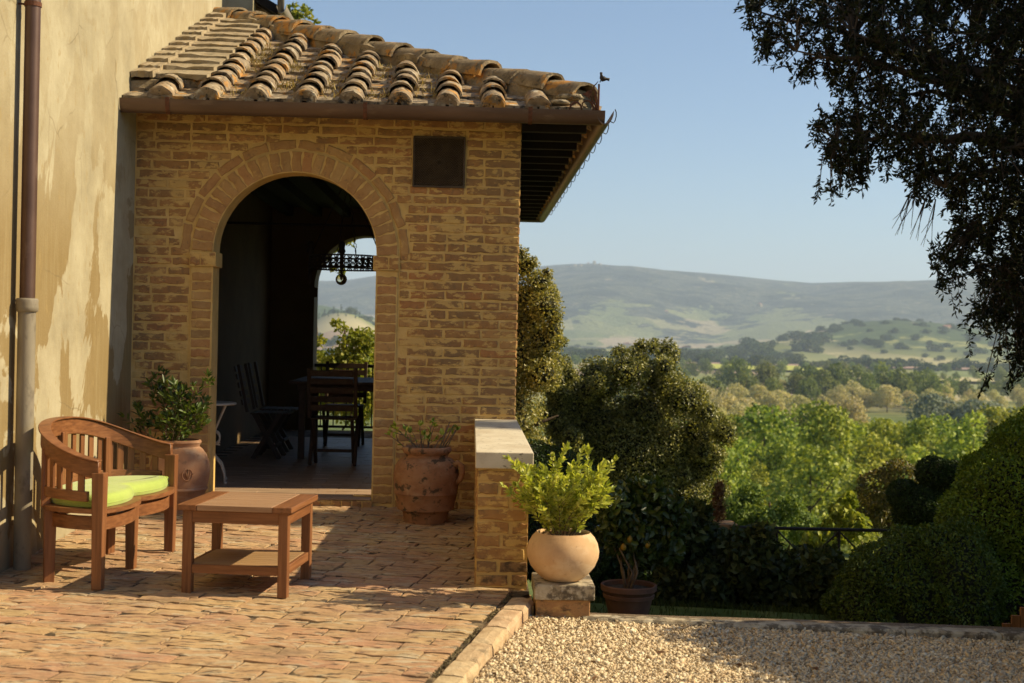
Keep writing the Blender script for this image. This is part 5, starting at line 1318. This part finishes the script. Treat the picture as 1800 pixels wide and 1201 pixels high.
# railing in the back arch
rl = thing('arch_railing', (AX, 17.2, 0), 'dark iron railing across the back arch of the loggia', 'railing')
zt = P(600, 643, 17.2).z
mb = MB(); mb.b2(AX-.645, AX+.645, 17.18, 17.23, zt-.02, zt+.02); mb.build('top_rail', M['iron'], rl)
mb = MB(); mb.b2(AX-.645, AX+.645, 17.19, 17.22, .06, .09); mb.build('bottom_rail', M['iron'], rl)
for k in range(8):
    x = AX-.56+k*.16; mb = MB(); mb.b2(x-.007, x+.007, 17.197, 17.213, .09, zt-.02); mb.build('baluster', M['iron'], rl)

# ------------------------------------------------------------------ garden
def gz_(x, y): return float(terrain_z(np.array(float(x)), np.array(float(y))))
def crown_obj(name, blobs, n, L, W, mat, parent, shell=.78, keep=.82, out=.5, shape=4, corek=.7, wob=0):
    p, nn = blob_points(n, blobs, shell, keep)
    if wob: p = p+nn*(wob*(np.sin(p[:,0]*9+p[:,2]*5)*np.sin(p[:,2]*11+1)+.6*np.sin(p[:,0]*23+p[:,1]*9)*np.sin(p[:,2]*19)))[:, None]
    d = unit(np.cross(nn, rdir(n))+nn*out+rng.normal(0, .25, (n, 3)))
    o_ = leaf_obj(name, p, d, L*(.65+.7*rng.random(n)), W, mat, parent, shape=shape, nrm=nn+rng.normal(0, .6, (n, 3)))
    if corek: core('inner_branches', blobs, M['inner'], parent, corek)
    return o_
def trunk(parent, base, top_, r_, seed, limbs=6, name='trunk', spread=.6):
    rs = random.Random(seed); b0 = Vector(base); t1 = Vector(top_); mb = MB(); h = (t1-b0).length
    mid = b0.lerp(t1, .5)+Vector((rs.uniform(-.06, .06), rs.uniform(-.06, .06), 0))*h
    mb.tube([b0-Vector((0,0,.2)), b0.lerp(mid, .5), mid, t1], [r_*1.2, r_, r_*.8, r_*.4], 8)
    for i in range(limbs):
        a = i*2.4+rs.random(); q_ = b0.lerp(t1, .4+.5*i/limbs); d = Vector((math.cos(a), math.sin(a), .6))*spread
        mb.tube([q_, q_+d*.5+Vector((0,0,.05)), q_+d], [r_*.45, r_*.3, r_*.1], 6)
    return mb.build(name, M['bark'], parent, smooth=True)
# grass of the lower lawn
n = 9000; gy = rng.uniform(7.15, 12.5, n); gx = rng.uniform(.4, 3.9, n); gzz = terrain_z(gx, gy)
lo = leaf_obj('lawn_grass', np.stack([gx, gy, gzz], 1), np.stack([rng.normal(0, .3, n), rng.normal(0, .3, n), np.ones(n)], 1), rng.uniform(.03, .07, n), .006, L_['grass'], None, shape=4)
tag(lo, 'short grass of the lower lawn beyond the stone border', kind='stuff')
# tree behind the loggia corner
def tr(name, loc, label, cat='tree', group=None): return thing(name, loc, label, cat, group)
c_ = P(900, 600, 16.8)
t1 = tr('holm_oak', (c_.x, 16.8, gz_(c_.x, 16.8)), 'tall narrow evergreen oak growing right behind the loggia corner')
bl = [(c_.x-.15, 16.8, .3, .60, .6, .8), (c_.x-.1, 16.8, 1.1, .55, .6, .75), (c_.x-.28, 16.8, 1.75, .40, .42, .42), (c_.x+.05, 16.7, -.5, .65, .6, .7), (c_.x-.2, 16.9, -1.4, .6, .6, .7)]
for px, py, r_ in ((925, 520, .22), (948, 500, .17), (960, 540, .20), (955, 600, .24), (945, 650, .26), (922, 470, .17), (914, 446, .10), (972, 580, .12), (958, 515, .16), (935, 560, .26), (955, 660, .22), (975, 560, .09), (978, 600, .10), (968, 520, .10), (935, 462, .07), (975, 640, .12), (962, 480, .06)):
    q_ = P(px, py, 16.5+random.uniform(-.2, .3)); bl.append((q_.x, q_.y, q_.z, r_*1.08, r_*1.08, r_))
crown_obj('crown', bl, 44000, .040, .023, L_['olive'], t1, corek=.6, shell=.6); trunk(t1, t1.location, (c_.x, 16.8, .5), .11, 2)
# broad dark evergreen bush
c_ = P(1110, 790, 19.5)
t2 = tr('evergreen_oak', (c_.x, 19.5, gz_(c_.x, 19.5)), 'broad rounded dark evergreen oak with sunlit tips in the middle of the view')
bl = [(c_.x, 19.5, c_.z-.1, 1.0, 1.0, .95)]
for px, py, r_ in ((1010, 700, .42), (1050, 660, .36), (1100, 655, .38), (1120, 628, .22), (1128, 608, .12), (1160, 665, .38), (1200, 700, .40), (1225, 760, .34), (1240, 820, .28), (1000, 770, .42), (970, 730, .3), (960, 800, .4), (1040, 740, .5), (1130, 730, .5), (1180, 790, .45), (1210, 870, .35), (1150, 900, .5), (1060, 880, .5), (985, 690, .2), (1262, 750, .12), (1090, 620, .14), (1248, 720, .13), (985, 640, .18), (975, 680, .25), (990, 600, .08), (1000, 660, .16), (1255, 800, .2), (1262, 860, .2), (1245, 900, .25)):
    r_ *= .92; q_ = P(px, py, 19.2+random.uniform(-.5, .3)); bl.append((q_.x, q_.y, q_.z, r_, r_, r_*.85))
rs2 = random.Random(12)
for _ in range(60):
    a = rs2.uniform(-.6, 3.5); r0 = rs2.uniform(.78, .98)+.13*math.sin(a*5+1)+.07*math.sin(a*11); q_ = P(1112+150*r0*math.cos(a), 775-150*r0*math.sin(a)*(.95+.1*rs2.random()), 19.2+rs2.uniform(-.7, .4)); s_ = rs2.uniform(.06, .19); bl.append((q_.x, q_.y, q_.z, s_, s_, s_*1.25))
crown_obj('crown', bl, 84000, .042, .025, L_['oak'], t2, corek=.60, shell=.55); trunk(t2, t2.location, (c_.x, 19.5, c_.z), .16, 5)
# lower pale shrub on its right foot
def patch(name, pts, Y, n, L, W, mat, label, cat='shrub', jit=.3, corek=.6, group=None, shape=4, tr_=True, shell=.75):
    bl = []
    for px, py, r_ in pts: q_ = P(px, py, Y+random.uniform(-jit, jit)); bl.append((q_.x, q_.y, q_.z, r_, r_, r_*.9))
    mx = sum(b_[0] for b_ in bl)/len(bl); e = tr(name, (mx, Y, gz_(mx, Y)), label, cat, group)
    crown_obj('crown', bl, n, L, W, mat, e, corek=corek, shape=shape, shell=shell)
    if tr_: trunk(e, (mx, Y, gz_(mx, Y)), (mx, Y, max(b_[2] for b_ in bl)-.1), .03+.02*max(b_[3] for b_ in bl), len(pts), 5, spread=max(b_[3] for b_ in bl)*.8)
    return e
# clipped ball behind the low wall
patch('clipped_bush', [(950, 852, .36), (975, 860, .38), (925, 830, .30), (1000, 880, .30), (940, 940, .4), (990, 960, .4)], 11.2, 26000, .026, .014, L_['box'], 'dark clipped dome of box rising behind the low wall', jit=.06, shell=.93, corek=.88)
# lemon tree in its dark pot
lq = P(1104, 1086, 9.05); lzz = gz_(lq.x, 9.05); lp0 = (lq.x, 9.05, lzz)
pot('terracotta_pot', lp0, [(0, 0), (.115, 0), (.12, .01), (.158, .17), (.160, .175), (.168, .178), (.172, .20), (.166, .205), (.178, .225), (.186, .23), (.188, .262), (.182, .268), (.168, .262), (.16, .20)], M['clay_dark'], 'dark terracotta flower pot with rolled rim on the shaded lawn', soil=(.168, .235))
e = tr('lemon_tree', (lp0[0], lp0[1], lp0[2]+.24), 'small lemon tree with dark foliage growing in the dark terracotta pot')
bl = []
for px, py, r_ in ((1100, 905, .17), (1130, 890, .17), (1160, 920, .17), (1085, 940, .15), (1120, 940, .2), (1165, 960, .14), (1080, 895, .11), (1180, 900, .12), (1110, 870, .12), (1145, 860, .08)):
    q_ = P(px, py, 9.05+random.uniform(-.12, .12)); bl.append((q_.x, q_.y, q_.z, r_, r_, r_*.9))
crown_obj('crown', bl, 3600, .062, .032, L_['lemon'], e, shape=6, shell=.5, corek=.45)
mb = MB(); o_ = Vector((lp0[0], lp0[1], lp0[2]+.22))
for i in range(7):
    a = i*.9+.3; mb.tube([o_+Vector((.02*math.cos(a), .02*math.sin(a), 0)), o_+Vector((.05*math.cos(a*1.3), .05*math.sin(a), .13)), o_+Vector((.11*math.cos(a), .10*math.sin(a*1.2), .30))], [.010, .008, .005], 6)
mb.build('trunk', M['twig'], e, smooth=True)
lm = pmat('lemon_skin', [(.3, (.20,.12,.01)), (.7, (.28,.17,.015))], scale=20, bump=.3, bscale=300, rough=.5)
for px, py in ((1107, 948), (1096, 962), (1138, 958)):
    q_ = P(px, py, 8.93); mb = MB(); mb.lathe([(0, -.026), (.010, -.022), (.018, -.010), (.020, 0), (.017, .012), (.008, .022), (0, .026)], 12, Matrix.Translation(q_)); mb.build('lemon', lm, e, smooth=True)
# shrubs in a row below the border
spec = [((1205, 1010), (1190, 940, .20), (1225, 960, .22), (1205, 1010, .24), (1240, 1030, .20), (1180, 1035, .14), (1225, 905, .10)),
        ((1320, 1010), (1290, 975, .20), (1325, 990, .24), (1350, 1030, .24), (1300, 1045, .20), (1335, 945, .10), (1275, 1010, .18)),
        ((1440, 1030), (1410, 1000, .18), (1445, 1020, .22), (1475, 1045, .20), (1420, 1065, .22), (1390, 1040, .18), (1455, 985, .09))]
lbs = ['dark leafy shrub just right of the lemon pot', 'dark leafy shrub in the middle of the row below the railing', 'low dark leafy shrub at the right end of the row, against the clipped hedge']
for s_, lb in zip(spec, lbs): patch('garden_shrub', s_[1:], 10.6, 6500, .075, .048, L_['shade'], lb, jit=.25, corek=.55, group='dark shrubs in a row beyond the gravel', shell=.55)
patch('garden_shrub', [(1060, 960, .22), (1090, 1010, .25), (1140, 1020, .22), (1050, 1030, .2), (1150, 985, .2)], 11.6, 5200, .06, .035, L_['box'], 'low dark bush behind the lemon pot', jit=.2, corek=.7)
# pillar with a thin brown shrub
q_ = P(1262, 918, 14.2); bp_ = thing('brick_pillar', (q_.x, 14.2, gz_(q_.x, 14.2)), 'short brick gate pillar at the left end of the railing', 'pillar')
mb = MB(); mb.b2(q_.x-.15, q_.x+.15, 14.05, 14.35, gz_(q_.x, 14.2)-.2, q_.z-.05); mb.build('shaft', M['brick_dark'], bp_)
mb = MB(); mb.b2(q_.x-.18, q_.x+.18, 14.02, 14.38, q_.z-.049, q_.z); mb.build('pillar_cap', M['brick_dark'], bp_, bevel=.006)
e = tr('dry_conifer', (q_.x, 14.2, q_.z), 'small brown pointed conifer standing on the brick pillar', 'plant')
bl = [(q_.x, 14.2, q_.z+.12, .075, .075, .13), (q_.x-.005, 14.2, q_.z+.25, .055, .055, .12), (q_.x+.005, 14.2, q_.z+.36, .03, .03, .10)]
crown_obj('crown', bl, 900, .045, .014, M['deadleaf'], e, corek=.35, shell=.3)
mb = MB(); mb.tube([(q_.x, 14.2, q_.z-.001), (q_.x, 14.2, q_.z+.3)], [.012, .004], 6); mb.build('trunk', M['bark'], e)
# iron railing with crossed braces
ra = P(1150, 924, 14.2); rb_ = P(1600, 934, 13.8)
rl = thing('garden_railing', (ra.x, ra.y, gz_(ra.x, ra.y)), 'thin dark iron railing with crossed braces at the edge of the garden', 'railing')
mb = MB(); mb.tube([ra, rb_], .018, 8); mb.build('top_rail', M['iron'], rl)
npost = 5
for i in range(npost):
    p0 = ra.lerp(rb_, i/(npost-1)*.97); g_ = gz_(p0.x, p0.y); mb = MB(); mb.tube([(p0.x, p0.y, p0.z), (p0.x, p0.y, g_)], .016, 6); mb.build('railing_post', M['iron'], rl)
    if i < npost-1:
        p1 = ra.lerp(rb_, (i+1)/(npost-1)*.97)
        for (a, b_) in ((0, 1), (1, 0)):
            mb = MB(); mb.tube([(p0.x, p0.y, p0.z-.02-a*.62), (p1.x, p1.y, p1.z-.02-b_*.62)], .010, 6); mb.build('brace', M['iron'], rl)
mb = MB(); mb.tube([ra-Vector((0,0,.66)), rb_-Vector((0,0,.66))], .012, 6); mb.build('bottom_rail', M['iron'], rl)
# bushes and small trees just beyond the railing
patch('reddish_shrub', [(1545, 860, .28), (1560, 900, .3), (1530, 900, .25), (1580, 840, .25), (1600, 900, .3)], 17.5, 5200, .06, .03, leafmat('bronze_leaf', (.07,.075,.02), (.13,.12,.03), (.26,.20,.06), .35), 'bronze leaved bush behind the railing, left of the cloud pruned tree', corek=0)
patch('young_fig', [(1480, 900, .12), (1500, 925, .16), (1465, 935, .16), (1490, 880, .07), (1440, 960, .2)], 16.5, 1100, .09, .06, L_['grove'], 'fresh green young shrub catching the sun behind the railing', corek=0, shape=6)
patch('cloud_tree', [(1590, 870, .16), (1615, 890, .22), (1645, 900, .22), (1655, 855, .20), (1640, 830, .16), (1670, 840, .18), (1600, 905, .16), (1680, 900, .25)], 12.8, 22000, .030, .014, L_['box'], 'dark cloud pruned evergreen between the railing and the big hedge', jit=.08, shell=.9, corek=.8)
patch('wild_bush', [(1300, 905, .30), (1350, 925, .32), (1410, 930, .3), (1390, 890, .2), (1320, 870, .2)], 21, 5200, .075, .04, L_['mid'], 'loose green bush on the slope just beyond the railing', corek=0, shell=.5)
# clipped hedges on the right
bl = []
e = tr('clipped_hedge', (P(1580, 1000, 9.4).x, 9.4, gz_(3, 9.4)), 'low clipped hedge mound in front of the left flank of the great hedge', 'hedge')
for px, py, rx, rz in ((1590, 1080, .44, .58), (1660, 1060, .40, .60), (1530, 1100, .26, .48), (1610, 1150, .45, .5)):
    q_ = P(px, py, 9.45); bl.append((q_.x, q_.y, q_.z, rx, .42, rz))
crown_obj('crown', bl, 34000, .027, .016, L_['mound'], e, shell=.93, keep=.95, out=.7, corek=.88, wob=.05)
trunk(e, (bl[0][0], 9.5, -.7), (bl[0][0], 9.5, -.3), .04, 3, limbs=0)
bl = []
e = tr('great_hedge', (3.6, 9.2, -.6), 'great domed clipped hedge filling the right edge of the view', 'hedge')
for px, py, rx, rz in ((1965, 1000, 1.36, 1.30), (1800, 1080, .72, .92), (1722, 1050, .38, .62), (1850, 930, .72, .80), (1920, 860, .76, .72)):
    q_ = P(px, py, 10.0); bl.append((q_.x, q_.y, q_.z, rx, .85 if rx > 1 else .72, rz))
bl += [(5.6+.6*i, 9.8-.2*i, -.0, .9, .8, 1.1) for i in range(3)]
crown_obj('crown', bl, 130000, .030, .018, L_['hedge'], e, shell=.955, keep=.965, out=.7, corek=.88, wob=.05)
trunk(e, (4.5, 10.1, -.75), (4.5, 10.1, .2), .08, 3, limbs=0)
# unseen hedge added out of frame, shaped to throw the shade on the gravel
e = tr('clipped_hedge', (4.3, 6.4, -.3), 'unseen clipped hedge added just beyond the right edge to shade the gravel', 'hedge')
bl = [(3.60+.16*k, 6.80-.42*k, .45, .62, .55, 1.25) for k in range(6)]
crown_obj('crown', bl, 9000, .06, .035, L_['hedge'], e, shell=.94, corek=.92)
e = tr('unseen_shade_tree', (8.2, 9.9, gz_(8.2, 9.9)), 'unseen dark evergreen tree past the right edge, added to shade the garden', 'tree')  # added out of view; crown shaped to shade the hedges and jar plant
bl = [(8.2, 9.9, 3.7, 1.7, 1.6, 1.9), (7.6, 9.2, 2.6, 1.1, .9, 1.0), (8.8, 10.6, 3.0, 1.4, 1.0, 1.3), (7.9, 10.8, 4.2, 1.1, .8, 1.1), (8.4, 9.0, 4.0, 1.1, .7, 1.1), (9.6, 9.8, 5.0, 1.3, 1.1, 1.1), (7.3, 9.95, 6.35, .9, .30, .42), (8.2, 9.95, 6.0, .9, .5, .7)]
crown_obj('crown', bl, 12000, .15, .08, L_['oakdark'], e, shell=.6, corek=.78); trunk(e, (8.2, 9.9, gz_(8.2, 9.9)), (8.2, 9.9, 3.5), .22, 6, 8, spread=1.2)
wq = P(1790, 1100, 7.6); e = thing('plank_gate', (wq.x+.3, 7.6, -.5), 'corner of a brown slatted board showing below the great hedge', 'board')
for k in range(9):
    x = wq.x-.14+.05*k; mb = MB(); zt_ = wq.z-.035+.046*min(k, 5); mb.b2(x, x+.046, 7.59, 7.61, -.7, zt_); mb.build('plank', M['wood_z'], e)
# vine and shrubs beyond the back arch
patch('vine', [(575, 660, .28), (600, 640, .3), (630, 650, .34), (655, 625, .28), (560, 630, .14), (640, 600, .22), (610, 605, .14), (600, 575, .08), (590, 568, .05), (620, 590, .10), (660, 665, .4), (580, 690, .4), (630, 700, .5), (550, 680, .3), (560, 600, .08)], 21.5, 9000, .075, .045, L_['vine'], 'sunny yellow green bush beyond the back arch railing', corek=0, shape=6, shell=.3)
patch('vine_spray', [(578, 438, .10), (590, 432, .08), (568, 450, .08), (600, 475, .05), (615, 425, .05), (585, 470, .03)], 18.6, 420, .06, .045, L_['vine'], 'yellowish vine leaves hanging at the top of the back arch', 'vine', corek=0, shape=6, tr_=False, shell=.2, jit=.1)
patch('rooftop_tree', [(520, 30, .10), (535, 22, .09), (512, 15, .08), (552, 36, .06), (505, 45, .12), (510, 70, .25)], 23, 650, .10, .05, L_['vine'], 'sprig of a tree showing above the roof ridge', corek=0, shape=6, shell=.2, jit=.15)
# ------------------------------------------------------------------ the great dark tree hanging in from the top right
YT = 13.3
e = tr('overhanging_oak', (7.4, YT+.6, gz_(7.4, YT+.6)), 'huge dark evergreen oak whose drooping boughs hang in from the top right')
outline = [(1293,-30),(1302,20),(1312,50),(1335,85),(1362,118),(1372,150),(1400,152),(1440,128),(1462,150),(1445,190),(1418,225),(1420,262),(1445,295),(1428,335),(1460,350),(1500,348),(1522,325),(1552,300),(1575,322),(1600,352),(1640,345),(1668,372),(1655,410),(1628,440),(1626,480),(1650,512),(1690,488),(1705,470),(1722,500),(1698,560),(1704,605),(1728,600),(1745,585),(1765,580),(1776,640),(1850,670),(1850,-60)]
def inside(x, y, pl):
    c_ = False; j = len(pl)-1
    for i in range(len(pl)):
        if (pl[i][1] > y) != (pl[j][1] > y) and x < (pl[j][0]-pl[i][0])*(y-pl[i][1])/(pl[j][1]-pl[i][1])+pl[i][0]: c_ = not c_
        j = i
    return c_
def edist(x, y, pl):
    best = 1e9
    for i in range(len(pl)):
        a = pl[i]; b_ = pl[(i+1) % len(pl)]; dx, dy = b_[0]-a[0], b_[1]-a[1]; t_ = max(0, min(1, ((x-a[0])*dx+(y-a[1])*dy)/(dx*dx+dy*dy+1e-9)))
        best = min(best, math.hypot(x-a[0]-t_*dx, y-a[1]-t_*dy))
    return best
cl = []
rs = random.Random(4)
while len(cl) < 2600:
    x, y = rs.uniform(1285, 1850), rs.uniform(-60, 665)
    if not inside(x, y, outline): continue
    d = edist(x, y, outline)
    g_ = mnoise.noise(Vector((x/38, y/38, 2.2)))+.5*mnoise.noise(Vector((x/17, y/17, 5.2)))
    if d < 14 and g_ < -.05: continue
    if g_ < -.36 and x < 1790: continue
    if d < 6: continue
    if x < 1480 and rs.random() < .25: continue
    dep = min(1.4, .15+d/90.0); cl.append(P(x, y, YT+rs.uniform(-.45, .6)*dep))
inner = []
for _ in range(800):                            # the rest of the crown to the right and above, outside the picture
    inner.append(Vector((rs.uniform(6.3, 9.2), rs.uniform(YT-2.2, YT+1.6), rs.uniform(.6, 5.6))))
for _ in range(500): inner.append(Vector((rs.uniform(5.15, 6.4), rs.uniform(YT-.9, YT+1.2), rs.uniform(.9, 4.9))))
for _ in range(200): inner.append(Vector((rs.uniform(4.6, 6.6), rs.uniform(YT-.8, YT+1.6), rs.uniform(5.0, 6.0))))
# limbs
root = Vector((7.4, YT+.6, gz_(7.4, YT+.6))); crotch = Vector((7.1, YT+.5, 2.4))
mb = MB(); mb.tube([root-Vector((0,0,.4)), root+Vector((.1, 0, 2.0)), crotch], [.50, .42, .34], 12); mb.build('trunk', M['bark'], e, smooth=True)
twm = MB(); forks = []
for (px, py) in ((1330, 20), (1400, 90), (1500, 60), (1560, 160), (1470, 250), (1620, 250), (1700, 120), (1660, 330), (1720, 400), (1770, 480), (1640, 40), (1760, 260)):
    q_ = P(px, py, YT+rs.uniform(-.3, .4)); c1 = crotch.lerp(q_, .35)+Vector((0, rs.uniform(-.2, .2), .75)); c2 = crotch.lerp(q_, .7)+Vector((0, 0, .45))
    mb = MB(); pp = []; 
    for k in range(13):
        u = k/12; pp.append(crotch*(1-u)**3+c1*3*u*(1-u)**2+c2*3*u*u*(1-u)+q_*u**3+Vector((0, 0, .03*math.sin(k*2.1))))
    mb.tube(pp, [.13*(1-u/12)**1.2+.008 for u in range(13)], 8); mb.build('bough', M['bark'], e, smooth=True); forks += pp[5:]
fk = np.array([tuple(f) for f in forks]); pts = []; dirs = []; Ls = []
for c_ in cl+inner:
    v_ = np.linalg.norm(fk-np.array(c_), axis=1); i = int(v_.argmin()); src = Vector(fk[i])
    tw = Vector((rs.gauss(0, .25), rs.gauss(0, .25), -rs.uniform(.2, 1.0))).normalized() if rs.random() < .6 else Vector((rs.gauss(-.4, .5), rs.gauss(0, .5), rs.gauss(0, .4))).normalized()
    big = 1.0
    nl = 15 if c_.x < 5.6 and c_.z < 5 else 14
    tl_ = rs.uniform(.09, .17)
    if c_.x < 5.6 and rs.random() < .5 and v_[i] < 1.2:
        md = src.lerp(c_, .5)+Vector((rs.uniform(-.06, .06), rs.uniform(-.06, .06), rs.uniform(.02, .10))); twm.tube([src, md, c_, c_+tw*tl_], [.008, .006, .004, .0015], 4, False)
    else: twm.tube([c_-tw*tl_*.7, c_+tw*tl_], [.003, .0015], 3, False)
    for k in range(nl):
        f = (k+rs.random())/nl; p = c_+tw*(f*tl_*1.6-tl_*.6)
        pts.append(tuple(p)); dd = tw*.55+Vector((rs.gauss(0, .6), rs.gauss(0, .6), rs.gauss(0, .5))); dirs.append(tuple(dd)); Ls.append(.070 if c_.x < 6.4 and c_.z < 5.0 else .24)
Ls = np.array(Ls)*rng.uniform(.7, 1.15, len(Ls))
leaf_obj('foliage', pts, dirs, Ls, Ls*.36, L_['oakdark'], e, shape=4); tag(bpy.data.objects['foliage'], kind='stuff')
for (px, py) in ((1610, 330), (1630, 340), (1645, 350), (1600, 340)):   # bare hanging twigs
    q_ = P(px, py, YT); p2 = P(px-22, py+70, YT)
    for _ in range(4): twm.tube([q_, q_.lerp(p2, .5)+Vector((rs.uniform(-.04, .04), 0, 0)), p2+Vector((rs.uniform(-.12, .12), 0, rs.uniform(-.08, .08)))], [.005, .004, .002], 4, False)
twm.build('twigs', M['bark'], e, recalc=False)
# ------------------------------------------------------------------ dry leaves and a twig on the gravel
def dleaf(px, py, s_, lb):
    p = G(px, py, gg(1.2, 6.2)); z = gg(p.x, p.y)+.008; p = G(px, py, z)
    mb = MB(); a = random.random()*6.28; T = Matrix.Translation((p.x, p.y, z)) @ Matrix.Rotation(a, 4, 'Z') @ Matrix.Rotation(random.uniform(-.5, .5), 4, 'X')
    mb.add([(-s_,0,0), (-s_*.3,-s_*.45,.006), (s_*.4,-s_*.4,.009), (s_,0,.004), (s_*.4,s_*.4,.010), (-s_*.3,s_*.45,.008), (0,0,.001)], [(0,1,6), (1,2,6), (2,3,6), (3,4,6), (4,5,6), (5,0,6)], T)
    o_ = mb.build('dry_leaf', M['deadleaf'], None, recalc=False); o_.modifiers.new('s', 'SOLIDIFY').thickness = .0008
    tag(o_, lb, 'leaf', 'dry leaves scattered on the gravel')
for px, py, s_, lb in ((1160, 1149, .026, 'curled dry brown leaf standing up near the middle of the sunlit gravel'), (1298, 1170, .026, 'flat dry brown leaf just left of the shade edge on the gravel'), (1432, 1176, .03, 'dark dry leaf on the boundary of sun and shade'),
                       (1047, 1193, .022, 'dry leaf at the bottom edge of the gravel'), (1043, 1165, .016, 'small dry leaf in the middle left of the gravel'), (868, 1187, .024, 'pale dry leaf on the gravel beside the kerb'),
                       (866, 1110, .02, 'dry leaf lying against the kerb'), (1200, 1108, .016, 'small reddish dry leaf near the stone border'), (1130, 1110, .014, 'tiny dry leaf near the border, left of the reddish one')):
    dleaf(px, py, s_, lb)
